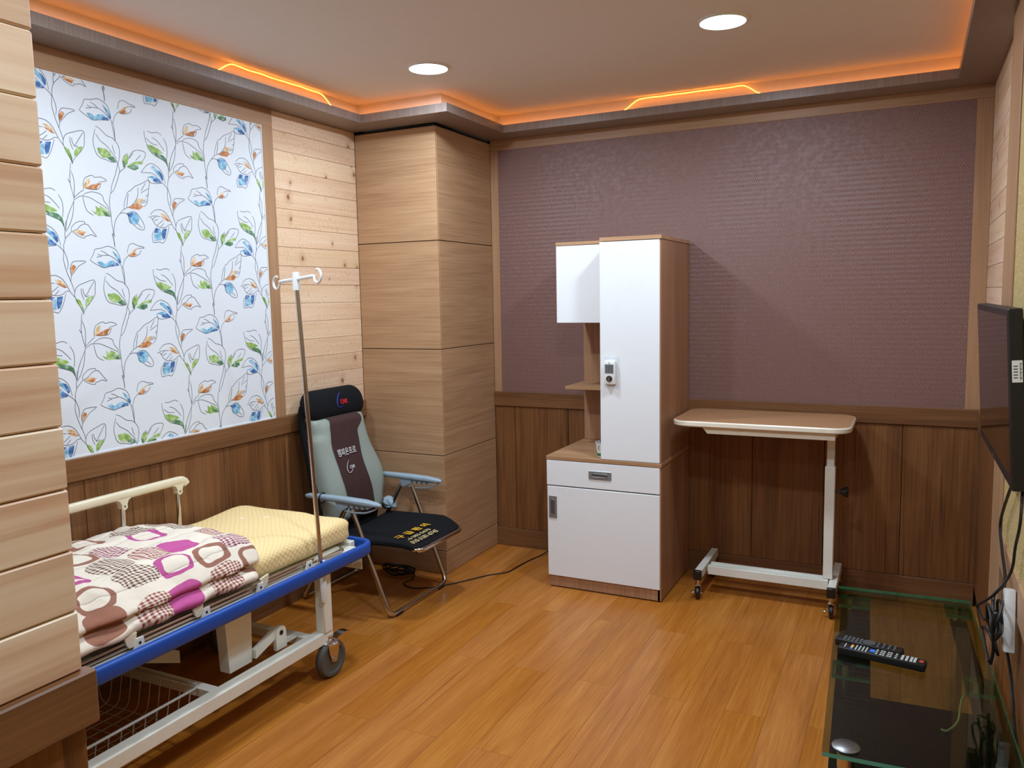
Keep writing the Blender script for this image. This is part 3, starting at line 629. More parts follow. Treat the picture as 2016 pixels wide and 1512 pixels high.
m = MB(); m.lathe([(0, 0), (.006, 0), (.006, .02), (.011, .022), (.026, .050), (.023, .055), (0, .055)], (-.292, 3.86, .55), 'x', 16); k_ = opr('clamp_knob', M['black'], m)

# ---------------------------------------------------------------- hospital bed
bd = thing('hospital_bed', 'white steel hospital bed with blue bumper rail, along the papered wall', 'bed', (-2.29, 1.7, 0))
BX, BY = 2.29, -1.7
def bp_(nm, mts, mb, par=bd, sm=True):
    o = mb.build(nm, mts, par, sm)
    if par is bd: o.location = (BX, BY, 0)
    return o
x0, x1, y0, y1 = -2.625, -1.952, .80, 2.632
sec = []
for k in range(16):
    a = 2*math.pi*k/16; sec.append((.0135*math.copysign(abs(math.cos(a))**.6, math.cos(a)), .026*math.copysign(abs(math.sin(a))**.6, math.sin(a))*(1-.03*(k % 2))))
pth = fillet([(x1, y0, .45), (x1, y1, .45), (x0, y1, .45), (x0, y0, .45)], .075, 8)
bp_('bumper', M['blue'], MB().tube(pth, 0, sec=sec, up=(0, 0, 1)))
m = MB()
for x in (-2.0, -2.58): m.box(x-.018, x+.018, y0, 2.56, .415, .462, bev=.003)
for y in (y0+.02, 1.45, 2.545): m.box(-2.58, -2.0, y-.015, y+.015, .417, .460, bev=.003)
bp_('upper_frame', M['whitemetal'], m)
for y in (1.26, 1.522, 1.769, 2.007, 2.259):
    m = MB().prism([(y-.02, .455), (y+.02, .455), (y+.018, .494), (y-.006, .494)], 'x', -1.978, -1.972); m.mi = 1; m.lathe([(0, 0), (.0042, 0), (.0042, .002), (0, .002)], (-1.9725, y+.004, .480), 'x', 10)
    bp_('bracket', [M['whitemetal'], M['dark']], m, sm=False)
m = MB()
for x, z in ((-1.992, .474), (-2.004, .482), (-1.988, .489)): m.tube([(x, y0+.1, z), (x, 2.30, z)], .0055, 8)
m.tube(fillet([(-1.99, 2.30, .475), (-1.99, 2.50, .468), (-2.3, 2.50, .468), (-2.58, 2.50, .468), (-2.58, 1.0, .468)], .04), .006, 8)
bp_('chrome_rods', M['chrome'], m)
bp_('mattress_base', M['whitemetal'], MB().box(-2.58, -2.02, y0+.02, 2.50, .463, .474, bev=.002))
for y in (1.50, 1.745, 2.035):
    m = MB(); m.prism([(y-.018, .505), (y+.022, .512), (y+.016, .484), (y+.006, .473), (y-.006, .473), (y-.013, .484)], 'x', -1.985, -1.977); bp_('rail_clip', M['cream'], m, sm=False)
# lower frame
for x in (-2.008, -2.56):
    bp_('lower_bar', M['whitemetal'], MB().box(x-.024, x+.024, .84, 2.395, .137, .185, bev=.004))
for y in (.87, 1.84, 2.30):
    bp_('cross_bar', M['whitemetal'], MB().box(-2.54, -2.03, y-.018, y+.018, .15, .183, bev=.003))
for x in (-2.0, -2.56):
    for y in (.87, 2.362): bp_('post', M['whitemetal'], MB().box(x-.022, x+.022, y-.024, y+.024, .183, .418, bev=.003))
m = MB().loft([[(-2.115, a, z), (-2.07, a, z), (-2.07, b, z), (-2.115, b, z)] for a, b, z in ((1.945, 2.05, .18), (1.932, 2.06, .42))]); bp_('lift_column', M['whitemetal'], m, sm=False)
m = MB().prism([(2.055, .19), (2.055, .222), (2.165, .262), (2.185, .25), (2.185, .235)], 'x', -2.075, -2.055); bp_('lift_arm', M['whitemetal'], m, sm=False)
m = MB().prism([(1.66, .30), (1.70, .335), (1.92, .235), (1.92, .19)], 'x', -2.30, -2.28); bp_('lift_arm', M['whitemetal'], m, sm=False)
lug = [(2.15, .18), (2.205, .18)]+[(2.178+.026*math.cos(math.radians(a)), .240+.026*math.sin(math.radians(a))) for a in range(0, 181, 20)]
m = MB().prism(lug, 'x', -2.062, -2.048); m.prism([(2.2, .182), (2.29, .182), (2.2, .215)], 'x', -2.075, -2.062); m.mi = 1; m.lathe([(0, 0), (.009, 0), (.009, .004), (0, .004)], (-2.050, 2.178, .241), 'x', 14)
bp_('pivot_lug', [M['whitemetal'], M['dark']], m, sm=False)
bp_('end_plate', M['whitemetal'], MB().box(-2.20, -1.99, 2.595, 2.60, .355, .44, bev=.001))
bp_('end_plate', M['whitemetal'], MB().box(-2.56, -2.02, 2.563, 2.595, .44, .475, bev=.003))
# wire basket
m = MB(); bx0, bx1, by0, by1, zt, zb = -2.52, -2.052, .92, 1.80, .207, .075
m.tube(fillet([(bx0, by0, zt), (bx1, by0, zt), (bx1, by1, zt), (bx0, by1, zt)], .03, 4, True), .0045, 6, closed=True)
y = by0+.04
while y < by1-.03:
    m.tube(fillet([(bx0, y, zt), (bx0+.03, y, zb), (bx1-.03, y, zb), (bx1, y, zt)], .035, 3), .0016, 5); y += .042
x = bx0+.05
while x < bx1-.03:
    m.tube(fillet([(x, by0, zt), (x, by0+.02, zb-.003), (x, by1-.025, zb-.003), (x, by1, zt)], .035, 4), .0016, 5); x += .047
bp_('wire_basket', M['wire'], m)
# big casters
def big_caster(x, y, turn, brake):
    c = thing('caster', '', '', (x+BX, y+BY, 0), turn); del c['label']; del c['category']; c.parent = bd
    MB().lathe([(0, -.012), (.05, -.012), (.054, -.017), (.066, -.017), (.073, -.008), (.073, .008), (.066, .017), (.054, .017), (.05, .012), (0, .012)], (0, 0, .073), 'x', 30).build('wheel', M['rubber'], c, True)
    m = MB()
    for s in (-1, 1):
        m.prism([(-.012, .064), (.012, .064), (.024, .10), (.03, .135), (-.03, .135), (-.024, .10)], 'x', s*.0195-.0015, s*.0195+.0015)
        m.lathe([(0, s*.019), (.008, s*.019), (.008, s*.026), (0, s*.026)], (0, 0, .073), 'x', 12)
    m.lathe([(0, .132), (.034, .132), (.036, .140), (.022, .152), (.012, .154), (.012, .165), (0, .165)], (0, 0, 0), 'z', 18); m.build('fork', M['chrome'], c, True)
    if brake:
        m = MB(); m.prism([(.02, .146), (.03, .152), (.075, .158), (.095, .152), (.096, .146), (.074, .151), (.03, .144)], 'x', -.018, .018); m.tube([(-.014, .03, .10), (-.014, .05, .15)], .004, 6); m.build('brake_pedal', M['chrome'], c, True)
for x, y, a, b in ((-1.985, 2.372, -.06, 1), (-2.56, 2.372, .3, 1), (-1.985, .87, 0, 0), (-2.56, .87, 0, 0)): big_caster(x, y, a, b)
# far side rail
fr = bp_('side_rail', M['cream'], MB().tube([(-2.575, .95, .757), (-2.575, 2.215, .757), (-2.575, 2.232, .755), (-2.575, 2.242, .749), (-2.575, 2.248, .738)], 0, sec=[(.014*math.copysign(abs(math.cos(a))**.7, math.cos(a)), .0165*math.copysign(abs(math.sin(a))**.7, math.sin(a))) for a in [2*math.pi*k/14 for k in range(14)]], up=(0, 0, 1)))
for y in (1.22, 1.72, 1.96, 2.21):
    if y == 1.72: continue
    m = MB(); n_ = [(y-.032, .745), (y-.018, .738), (y-.011, .722)]+[(y+.0125*math.cos(math.radians(a)), .716+.0125*math.sin(math.radians(a))) for a in range(190, 351, 20)]+[(y+.011, .722), (y+.018, .738), (y+.032, .745)]
    m.prism(n_, 'x', -2.587, -2.562); m.mi = 1; m.lathe([(0, 0), (.004, 0), (.004, .002), (0, .002)], (-2.563, y, .717), 'x', 10)
    o = m.build('rail_ear', [M['cream'], M['steel']], fr); 
    o = MB().tube([(-2.575, y, .715), (-2.575, y-.004, .455)], .009, 10).build('rail_post', M['chrome'], fr, True)

# mattress pad
def mfn(P, p):
    q = P.copy(); top = max(0, p.z)
    q.z += .012*noise.noise(Vector((P.x*5, P.y*5, P.z*5)))*(.3+top)+.006*math.cos(p.x*1.5)*top
    if p.y > .97: q.y += .012*noise.noise(Vector((P.x*14, 3, P.z*24))); q.x += .012*noise.noise(Vector((P.x*9, 8, P.z*20)))*(1-abs(p.x))
    if p.x > .97: q.x += .006*noise.noise(Vector((2, P.y*12, P.z*18)))
    if p.z < -.9: q.z = max(q.z, .4745)
    return q
mt = MB().rbox(-2.615, -2.012, .83, 2.598, .4745, .575, .07, (26, 52, 8), mfn, rz=.034).build('mattress', M['yellow'], None, True)
tag(mt, 'thin mattress in pale yellow quilted cotton lying on the hospital bed', 'mattress')

# folded quilt: two folds, draped over the near edge of the mattress
def qfn(seed, e0, e1, i0, i1, bulge):
    def f(P, p):
        q = P.copy(); t_ = (P.z-.5)/.1
        s = min(1, max(0, (-1.982-P.x)/.085)); s = s*s*(3-2*s)
        q.z = (e0+(e1-e0)*t_)*(1-s)+(i0+(i1-i0)*t_)*s
        q.z += s*t_*bulge*max(0, 1-p.x**2)*(.5+.5*max(0, 1-p.y**4))
        w = t_*(.35+.65*s)
        q.z += w*(.017*noise.noise(Vector((P.x*8+seed, P.y*8, seed)))+.009*noise.noise(Vector((P.x*19, P.y*19+seed, 2)))+.004*math.sin(P.y*52+3*noise.noise(Vector((P.x*4, P.y*4, seed)))))
        if p.x > .6: q.x += .014*noise.noise(Vector((seed, P.y*9, P.z*9)))+.006*math.sin(P.y*46+seed)
        if p.y > .8: q.y += .022*noise.noise(Vector((P.x*7, seed, P.z*6)))
        return q
    return f
m = MB(); m.rbox(-2.622, -1.970, .85, 2.035, .5, .6, .05, (40, 64, 8), qfn(3, .499, .548, .589, .611, .004), rz=.05)
m.rbox(-2.602, -1.984, .86, 2.055, .5, .6, .05, (40, 64, 8), qfn(9, .549, .590, .613, .637, .022), rz=.05)
qo = m.build('quilt', M['quilt'], None, True); tag(qo, 'folded cream quilt with magenta, brown and gingham patches on the bed', 'quilt')

# drip pole
iv = thing('drip_stand', 'chrome drip pole with white double hook, standing in the bed frame socket', 'drip pole', (-1.985, 2.33, .30))
L_ = lambda p: (p[0]+1.985, p[1]-2.33, p[2]-.30)
MB().tube([L_(p) for p in ((-1.976, 2.333, .40), (-1.972, 2.262, 1.50))], .0085, 12).build('pole', M['chrome'], iv, True)
MB().lathe([(0, 0), (.009, 0), (.012, .012), (.0125, .095), (.0105, .10), (.0105, .162), (0, .162)], L_((-1.9755, 2.336, .312)), 'z', 14).build('socket', M['whiteplastic'], iv, True)
m = MB(); m.lathe([(0, 0), (.014, 0), (.0135, .058), (.012, .064), (0, .065)], L_((-1.972, 2.262, 1.49)), 'z', 16); m.build('cap', M['whiteplastic'], iv, True)
d = Vector((.94, -.34, .055)).normalized(); c0 = Vector(L_((-1.972, 2.262, 1.529)))
for s in (1, -1):
    m = MB(); pts = [c0+d*s*.012, c0+d*s*.10+Vector((0, 0, .001)), c0+d*s*.122]
    for k in range(13):
        a = math.radians(180+k*24); pts.append(c0+d*s*(.146+.024*math.cos(a))+Vector((0, 0, .023*math.sin(a)-.001)))
    m.tube(pts, 0, sec=[(.004, -.007), (.004, .007), (-.004, .007), (-.004, -.007)], up=d.cross(Vector((0, 0, 1))).cross(d)) if False else m.tube(pts, [.0065]*3+[.0045]*13, 8)
    m.build('hook', M['whiteplastic'], iv, True)
# ---------------------------------------------------------------- folding recliner chair
ch = thing('recliner_chair', 'black folding recliner chair with grey and brown padded back, beside the boxed column', 'chair', (-2.3, 3.175, 0))
O = Vector((2.3, -3.175, 0))
def cp_(nm, mts, mb, par=ch, sm=True):
    o = mb.build(nm, mts, par, sm)
    if par is ch: o.location = O
    return o
ya, yb = 2.925, 3.425
cp_('front_leg_frame', M['chrome'], MB().tube(fillet([(-2.286, ya, .495), (-2.095, ya, .012), (-2.095, yb, .012), (-2.286, yb, .495)], .05, 7), .0115, 10))
cp_('rear_leg_frame', M['chrome'], MB().tube(fillet([(-2.335, ya+.026, .50), (-2.628, ya+.026, .0115), (-2.628, yb-.026, .0115), (-2.335, yb-.026, .50)], .05, 7), .011, 10))
cp_('seat_frame', M['chrome'], MB().tube(fillet([(-2.40, ya+.055, .335), (-2.06, ya+.055, .340), (-1.962, ya+.055, .318), (-1.962, yb-.055, .318), (-2.06, yb-.055, .340), (-2.40, yb-.055, .335)], .055, 6), .011, 10))
for y in (2.99, 3.36): cp_('foot_pad', M['black'], MB().rbox(-2.109, -2.081, y-.03, y+.03, 0, .016, .006, (3, 4, 2)))
# seat sling with rolled edges
prof = [(-2.43, .345), (-2.36, .350), (-2.25, .353), (-2.15, .356), (-2.09, .357), (-2.04, .350), (-2.00, .337), (-1.975, .326)]
rings = []
for i, (x, z) in enumerate(prof):
    inset = max(0, (x+2.10))*.42; a, b = ya+.012+inset, yb-.012-inset; ring = []
    N = 12
    for k in range(N+1):
        t_ = k/N; y = a+(b-a)*t_; sag = .010*math.sin(math.pi*t_); ring.append((x, y, z+.008-sag))
    for k in range(5): an = math.radians(90-k*45); ring.append((x, b+.012*math.cos(an), z-.006+.014*math.sin(an)))
    for k in range(N+1):
        t_ = 1-k/N; y = a+(b-a)*t_; ring.append((x, y, z-.016-.010*math.sin(math.pi*t_)))
    for k in range(5): an = math.radians(270-k*45); ring.append((x, a+.012*math.cos(an), z-.006+.014*math.sin(an)))
    rings.append(ring)
st_ = cp_('seat', M['blackfab'], MB().loft(rings))
# back: slope and section
def bx_(z): return -2.488-.20*(z-.36)          # rear plane
def pad(z0, z1, nz, ylo, yhi, thick, x_off, nu=18, p=2.6):
    R = []
    for i in range(nz+1):
        v = i/nz; z = z0+(z1-z0)*v; a, b = ylo(z), yhi(z); c, h = (a+b)/2, (b-a)/2; ring = []
        for k in range(nu+1):
            u = math.cos(math.pi*k/nu); e = (1-abs(u)**p)**(1/p); th = thick(z, u); ring.append((bx_(z)+x_off+th*e, c-h*u, z+.0*e))
        for k in range(1, nu): u = -math.cos(math.pi*k/nu); ring.append((bx_(z)+x_off-.012, c-h*u, z))
        R.append(ring)
    return R
def ell(z, z0, z1, w, pw=3.0):  # half-width scale at rounded ends
    t_ = (2*z-z0-z1)/(z1-z0); return w*max(.02, (1-abs(t_)**8))**(1/3)
cp_('backrest', M['blackfab'], MB().loft(pad(.33, .95, 16, lambda z: 3.175-ell(z, .29, .99, .232), lambda z: 3.175+ell(z, .29, .99, .232), lambda z, u: .035, 0)))
def cy0(z): return 2.958+.055*math.sin(math.pi*min(1, max(0, (z-.36)/.54)))*0+(.012 if z > .8 else 0)
def cy1(z):
    t_ = (z-.36)/.53
    return 3.350+.062*math.exp(-((z-.58)/.13)**2)-.0*t_
def cth(z, u): return .055+.018*math.exp(-((z-.56)/.12)**2)+.012*math.exp(-((abs(u)-.75)/.2)**2)
def endr(z, z0, z1): t_ = min((z-z0)/.05, (z1-z)/.03, 1); return math.sqrt(max(.0, 1-(1-t_)**2)) if t_ < 1 else 1
Z0, Z1 = .385, .895
cov = cp_('back_cover', M['greyvinyl'], MB().loft(pad(Z0, Z1, 30, cy0, cy1, lambda z, u: .02+cth(z, u)*max(.15, endr(z, Z0, Z1)), .024, 26, 3.2)))
# brown centre panel laid over the cover
def surf(y, z, d=0):
    a, b = cy0(z), cy1(z); u = -(y-(a+b)/2)/((b-a)/2); u = max(-1, min(1, u)); e = (1-abs(u)**3.2)**(1/3.2)
    return bx_(z)+.024+(.02+cth(z, u)*max(.15, endr(z, Z0, Z1)))*e+d
def interp(z, tab):
    for (a, va), (b, vb) in zip(tab, tab[1:]):
        if a <= z <= b: t_ = (z-a)/(b-a); t_ = t_*t_*(3-2*t_); return va+(vb-va)*t_
    return tab[0][1] if z < tab[0][0] else tab[-1][1]
LO = [(.39, 3.065), (.5, 3.045), (.636, 3.032), (.76, 3.022), (.84, 3.035), (.893, 3.05)]; HI = [(.39, 3.262), (.478, 3.25), (.66, 3.225), (.80, 3.235), (.86, 3.285), (.893, 3.29)]
bm = MB(); nz, nu = 40, 16; g = []
for i in range(nz+1):
    z = .392+(.892-.392)*i/nz; a, b = interp(z, LO), interp(z, HI)
    g.append([bm.b.verts.new((surf(a+(b-a)*k/nu, z, .0035+.002*noise.noise(Vector((k*.4, z*14, 1)))), a+(b-a)*k/nu, z)) for k in range(nu+1)])
for i in range(nz):
    for k in range(nu): bm.b.faces.new((g[i][k], g[i][k+1], g[i+1][k+1], g[i+1][k]))
bp2 = cp_('centre_panel', M['brownfab'], bm); bp2['label'] = 'brown stretch fabric strip down the backrest'
sl = Vector((surf(3.15, .6)-surf(3.15, .8), 0, -.2)).normalized()   # down the slope
def bt(body, size, m_, y, z, name='lettering', bold=.0004, sx=1, tilt=0):
    X = Vector((0, 1, tilt)); up_ = -sl
    return text(name, body, size, m_, (surf(y+.06, z, .010), y, z), X, up_, bp2, sx, bold)
bt('챔피온프로', .039, M['silver_t'], 3.042, .708, bold=.0004, sx=.80)
bt('CNK', .021, M['silver_t'], 3.102, .640, bold=.0004, sx=.9)
def arc(cx, cy, rx, ry, a0, a1, n, rot): 
    o = []
    for k in range(n+1):
        a = math.radians(a0+(a1-a0)*k/n); p, q = rx*math.cos(a), ry*math.sin(a); o.append((cx+p*math.cos(rot)-q*math.sin(rot), cy+p*math.sin(rot)+q*math.cos(rot)))
    return o
m = MB(); m.tube([(surf(y, z, .009), y, z) for y, z in arc(3.110, .652, .036, .020, 50, 290, 24, .9)], [.0005+.0012*math.sin(math.pi*k/24) for k in range(25)], 6)
m.build('logo_swoosh', M['silver_t'], bp2, True)
# headrest
hz0, hz1 = .868, 1.022
def hw(z, s): t_ = (z-hz0)/(hz1-hz0); e = (1-abs(2*t_-1)**3.2)**(1/2.2); return 3.168+s*(.118+.104*e)
def hfn(P, p):
    q = P.copy(); q.x += -.20*(P.z-.94)
    return q
hd = MB().rbox(-2.615, -2.515, 2.948, 3.388, hz0, hz1, .075, (8, 22, 12), hfn); hd = cp_('headrest', M['blackfab'], hd)
def hx_(z): return -2.515-.20*(z-.94)-.05*(1-math.sqrt(max(0, 1-((z-.945)/.075)**2)))+.0012
text('lettering', 'CNK', .030, M['red_t'], (hx_(.944), 3.166, .944), (0, 1, 0), (-.20, 0, 1), hd, .85, .0006, .0012)
m = MB(); m.tube([(hx_(z), y, z) for y, z in arc(3.178, .963, .044, .025, 20, 250, 24, .7)], [.0005+.0018*math.sin(math.pi*k/24) for k in range(25)], 6)
m.build('logo_swoosh', M['blue_t'], hd, True)
# seat lettering
def stx(body, size, x, y, m_, sx=1, bold=.0004): text('lettering', body, size, m_, (x, y, .3535+.0105 if x < -2.05 else .362-.008), (0, 1, 0), (-1, 0, .02), st_, sx, bold)
stx('구 급 환 의', .046, -2.068, 2.985, M['gold_t'], 1.28, .0010)
stx('010-383-5670', .032, -2.036, 2.985, M['pale_t'], 1.22, .0005)
text('lettering', '010-3181-0745', .032, M['pale_t'], (-1.998, 2.99, .3475), (0, 1, 0), (-.93, 0, .30), st_, 1.12, .0005)
# armrests
for y, nm in ((ya-.012, 1), (yb+.012, 2)):
    m = MB(); pr = [(-2.54, .540, .008, .007), (-2.52, .541, .015, .012), (-2.42, .541, .019, .014), (-2.30, .540, .023, .014), (-2.20, .537, .025, .013), (-2.14, .533, .018, .010), (-2.115, .530, .008, .006)]
    m.loft([[(x, y+w*math.copysign(abs(math.cos(a))**.7, math.cos(a)), z+h*math.copysign(abs(math.sin(a))**.7, math.sin(a))) for a in [2*math.pi*k/14 for k in range(14)]] for x, z, w, h in pr])
    ar = cp_('armrest', M['armblue'], m)
    t_ = [(-2.36, .530), (-2.36, .512), (-2.352, .498), (-2.335, .490), (-2.318, .494), (-2.305, .503)]
    for k in range(4):
        x = -2.295+k*.030; t_ += [(x, .506), (x+.004, .522), (x+.014, .522), (x+.018, .508)]
    t_ += [(-2.172, .514), (-2.15, .524), (-2.15, .530)]
    m = MB().prism(t_, 'y', y-.011, y+.011); m.build('ratchet', M['armblue'], ar)
    m = MB(); m.tube(fillet([(-2.33, y, .492), (-2.28, y, .483), (-2.20, y, .488), (-2.15, y, .508), (-2.13, y, .523)], .02), .0045, 8); m.build('ratchet_guard', M['armblue'], ar, True)
    m = MB(); m.lathe([(0, -.014), (.012, -.014), (.012, .014), (0, .014)], (-2.335, y, .502), 'y', 16); m.build('pivot', M['armblue'], ar, True)
m = MB(); ty = ya-.012
m.tube([(-2.445, ty+.024*math.cos(a), .537+.024*math.sin(a)) for a in [2*math.pi*k/16 for k in range(16)]], .0035, 6, closed=True); m.tube(spline([(-2.445, ty, .513), (-2.44, ty-.01, .47), (-2.45, ty+.01, .43)], 6), .002, 6); cp_('strap', M['black'], m)

# crumpled bag with controller on the seat
def bagf(P, p): return P+Vector((noise.noise(P*38), noise.noise(P*34+Vector((5, 0, 0))), noise.noise(P*36+Vector((0, 7, 0)))))*.018
m = MB().rbox(-2.445, -2.375, 3.358, 3.418, .372, .436, .03, (10, 12, 8), bagf)
bg = m.build('controller_bag', M['armblue'], None); tag(bg, 'crumpled pale blue bag tucked on the seat beside the chair back', 'bag')

# coil of cord on the floor behind the chair and the lead to the cabinet
pts = []
for k in range(150):
    a = k*2*math.pi/22+.3; q = k/150; pts.append((-2.405+(.088+.012*math.sin(k*.37))*math.cos(a), 3.452+(.042+.008*math.cos(k*.53))*math.sin(a), .006+.028*abs(math.sin(k*.21))+.010*q))
pts += [(-2.31, 3.45, .02), (-2.285, 3.40, .008), (-2.30, 3.34, .005), (-2.22, 3.30, .004), (-2.12, 3.36, .004), (-2.03, 3.49, .004), (-1.955, 3.62, .004), (-1.885, 3.70, .004), (-1.875, 3.79, .004), (-1.862, 3.90, .004), (-1.835, 4.02, .006), (-1.80, 4.095, .03), (-1.76, 4.112, .10), (-1.70, 4.115, .17), (-1.62, 4.118, .22)]
cd = MB().tube(spline(pts, 3), .0032, 6).build('coiled_cable', M['cable'], None, True); tag(cd, 'black power cord coiled under the chair and trailing to the cabinet', 'cord')

# ---------------------------------------------------------------- television on the right wall
tv = thing('television', 'black flat television mounted on the right wall, screen facing left', 'television', (.238, 2.69, 1.18))
rot = Matrix.Rotation(math.radians(-3.4), 4, 'Y'); yaw = Matrix.Rotation(math.radians(.75), 4, 'Z'); tv.rotation_euler = (yaw @ rot).to_euler()
hw_, hh_ = .425, .222
MB().box(-.028, .004, -hw_, hw_, -hh_, hh_, bev=.003).build('bezel', M['black'], tv)
MB().box(-.0285, -.0275, -hw_+.018, hw_-.018, -hh_+.03, hh_-.018).build('screen', M['blackgloss'], tv)
MB().box(.0041, .022, -hw_+.012, hw_-.012, -hh_+.010, hh_-.028, bev=.004).build('rear_cover', M['black'], tv)
MB().box(-.0305, -.027, -.018, .018, -hh_+.010, -hh_+.015).build('badge', M['chrome'], tv)
s_ = MB().box(-.022, .0, -hw_-.0008, -hw_, .045, .098).build('sticker', M['whiteplastic'], tv)
m = MB()
for k in range(12): m.box(-.006, -.002-.002*(k % 3 == 0), -hw_-.0012, -hw_-.0008, .050+k*.0036, .0515+k*.0036+.0008*(k % 2))
for k in range(5): m.box(-.019, -.010, -hw_-.0012, -hw_-.0008, .055+k*.007, .0575+k*.007)
m.build('sticker_print', M['ink'], s_)
MB().box(.0221, .034, -.12, .12, -.12, .12, bev=.002).build('wall_bracket', M['black'], tv)

# ---------------------------------------------------------------- glass stand
gs = thing('glass_tv_stand', 'low tinted glass television stand with chrome posts along the right wall', 'stand', (-.21, 3.02, 0), math.atan2(.053, 1.14))
# local: +x to the right wall, -y towards the camera
Lg, Wg = 1.145, .412
gm = MB(); gm.box(0, Wg, -Lg, 0, .392, .402)
me = gm.mesh('glass_top', [M['glass'], M['glassedge']])
for p in me.polygons:
    if abs(p.normal.z) < .5: p.material_index = 1
o = bpy.data.objects.new('glass_top', me); COL.objects.link(o); o.parent = gs
m = MB(); U = [(.012, -.015), (.105, -.015), (.105, -.70), (.352, -.70), (.352, -.015), (.402, -.015), (.402, -Lg+.02), (.012, -Lg+.02)]
m.prism(U, 'z', .330, .338); o = m.build('black_shelf', M['shelfblack'], gs); o['label'] = 'black glass shelf cut in a U below the clear top'
pp = [(.05, -.06), (.048, -.62), (.05, -1.105), (.378, -.03), (.380, -.60), (.375, -1.10)]
for x, y in pp:
    MB().lathe([(0, 0), (.03, 0), (.03, .006), (.018, .010), (.018, .3285), (0, .3285)], (x, y, 0), 'z', 18).build('leg', M['chrome'], gs, True)
    MB().lathe([(0, 0), (.019, 0), (.019, .053), (0, .053)], (x, y, .3385), 'z', 18).build('post', M['chrome'], gs, True)
    if y > -1.0:
        m = MB().box(max(.004, x-.045), min(Wg-.004, x+.055), y-.07, y+.025, .372, .3835)
        me = m.mesh('glass_pad', [M['glasspad'], M['glassedge']])
        for p in me.polygons:
            if abs(p.normal.z) < .5: p.material_index = 1
        o = bpy.data.objects.new('glass_pad', me); COL.objects.link(o); o.parent = gs
for x, y in ((.05, -1.105), (.375, -1.10)):
    MB().lathe([(0, 0), (.031, 0), (.031, .003), (.028, .005), (0, .005)], (x, y, .4022), 'z', 24).build('cap_disc', M['steel'], gs, True)
m = MB(); m.box(.012, .402, -Lg+.02, -.74, .10, .108); m.build('lower_shelf', M['glassedge'], gs)

# two remotes lying on the glass
def remote(name, label, a, b, w, th, z, rows, extra, z0):
    A, B = Vector((*a, 0)), Vector((*b, 0)); d_ = (B-A); L = d_.length; ang = math.atan2(d_.y, d_.x)
    r = thing(name, label, 'remote', ((A.x+B.x)/2, (A.y+B.y)/2, z0), ang, None)
    MB().box(-L/2, L/2, -w/2, w/2, 0, th, bev=.005, seg=2).build('body', M['black'], r, True)
    for x, y, sx, sy, mm in rows: MB().box(x*L-sx/2, x*L+sx/2, y*w-sy/2, y*w+sy/2, th-.0005, th+.0016, bev=.0006).build('button', M[mm], r)
    return r
rows = [(-.34, y, .007, .007, c) for y, c in ((.3, 'red_b'), (.1, 'yellow_b'), (-.1, 'yellow_b'), (-.3, 'blue_b'))]
for i, x in enumerate((-.29, -.25, -.21, -.17)): rows += [(x, y, .004, .006, 'key') for y in (-.3, -.1, .1, .3)]
rows += [(-.10, 0, .014, .018, 'blue_b'), (-.42, 0, .003, .026, 'key')]
for x in (-.05, .0, .03, .08, .11, .17): rows += [(x, y, .006, .005, 'key') for y in (-.3, 0, .3)]
for x in (.24, .29, .34, .38): rows += [(x, y, .007, .006, 'key') for y in (-.3, -.1, .1, .3)]
rows += [(.45, 0, .011, .014, 'red_b')]
remote('remote_control', 'longer black remote with a red and a blue button, on the glass stand', (-.165, 2.452), (.062, 2.417), .044, .022, 0, rows, None, .4022)
rows = []
for x in (-.36, -.30, -.24, -.18, -.12): rows += [(x, y, .007, .007, 'grip_d') for y in (-.28, 0, .28)]
for x in (.14, .22, .30, .38): rows += [(x, y, .006, .006, 'grip_d') for y in (-.28, 0, .28)]
r = remote('remote_control', 'shorter plain black remote behind the longer one, on the glass stand', (-.176, 2.51), (.004, 2.478), .042, .022, 0, rows, None, .4022)
MB().lathe([(.012, .0), (.018, 0), (.018, .0015), (.012, .0015)], (.0, 0, .0217), 'z', 18).build('button_ring', M['grip_d'], r, True)

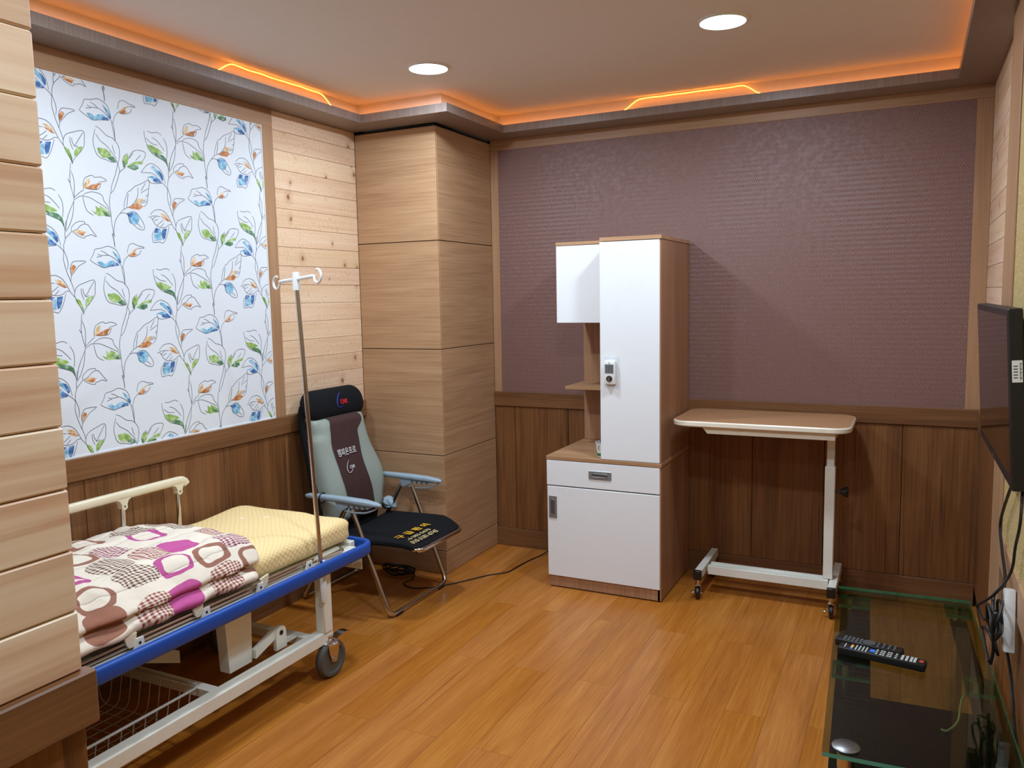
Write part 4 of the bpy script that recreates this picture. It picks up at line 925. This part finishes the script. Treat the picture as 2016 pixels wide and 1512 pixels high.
# power strip and cables by the right wall
ps = thing('power_strip', 'white power strip hanging among black cords behind the glass stand', 'power strip', (.238, 2.37, .60))
ps.rotation_euler = (math.radians(-14), 0, 0)
MB().box(-.004, .022, -.019, .019, -.085, .075, bev=.004, seg=2).build('body', M['whiteplastic'], ps, True)
for k in range(3):
    MB().lathe([(0, -.006), (.014, -.006), (.016, -.0035), (0, -.0035)], (0, 0, -.052+k*.048), 'x', 18).build('socket', M['grip'], ps, True)
m = MB().box(-.030, -.006, -.012, .012, -.02, .012, bev=.004); m.build('plug', M['black'], ps, True)
pts = [(.253, 2.40, .98), (.25, 2.56, .88), (.25, 2.72, .76), (.25, 2.64, .70), (.243, 2.46, .665), (.215, 2.42, .64), (.212, 2.36, .58), (.213, 2.40, .53), (.205, 2.44, .56), (.2, 2.40, .62), (.205, 2.33, .60), (.212, 2.34, .52), (.21, 2.37, .47)]
tag(MB().tube(spline(pts, 8), .0042, 6).build('hanging_cable', M['cable'], None, True), 'thick black cord looping from the television down to the power strip', 'cord')
pts = [(.256, 2.31, .97), (.25, 2.27, .88), (.25, 2.34, .80), (.247, 2.38, .72), (.216, 2.38, .66), (.19, 2.46, .60), (.185, 2.50, .575), (.2, 2.46, .555), (.222, 2.41, .60), (.225, 2.33, .575), (.215, 2.36, .54), (.226, 2.41, .555), (.222, 2.40, .63), (.226, 2.33, .645), (.214, 2.31, .60), (.224, 2.40, .575), (.222, 2.42, .52), (.224, 2.35, .505), (.205, 2.37, .55), (.195, 2.46, .53), (.205, 2.36, .48)]
tag(MB().tube(spline(pts, 8), .0036, 6).build('knotted_cable', M['cable'], None, True), 'thinner black cord knotted around the front of the power strip', 'cord')
pts = [(.246, 2.40, .515), (.257, 2.36, .44), (.259, 2.27, .36), (.26, 2.12, .29), (.26, 1.98, .22), (.259, 1.85, .12), (.259, 1.82, .005)]
tag(MB().tube(spline(pts, 8), .004, 6).build('floor_cable', M['cable'], None, True), 'black cord dropping from the power strip to the floor along the wall', 'cord')
pts = [(.19, 2.44, .57), (.215, 2.56, .50), (.228, 2.60, .42), (.248, 2.70, .36), (.236, 2.64, .372), (.205, 2.42, .366), (.165, 2.40, .366), (.15, 2.36, .363), (.135, 2.26, .361), (.11, 2.20, .361), (.10, 2.19, .361)]
pts = [(.185, 2.47, .345), (.175, 2.44, .345), (.155, 2.42, .344), (.145, 2.36, .3435), (.135, 2.27, .3435), (.11, 2.21, .3435), (.095, 2.21, .3435)]
tag(MB().tube(spline(pts, 8), .003, 6).build('data_cable', M['whitecable'], None, True), 'thin white cable curling on the black shelf under the glass', 'cable')
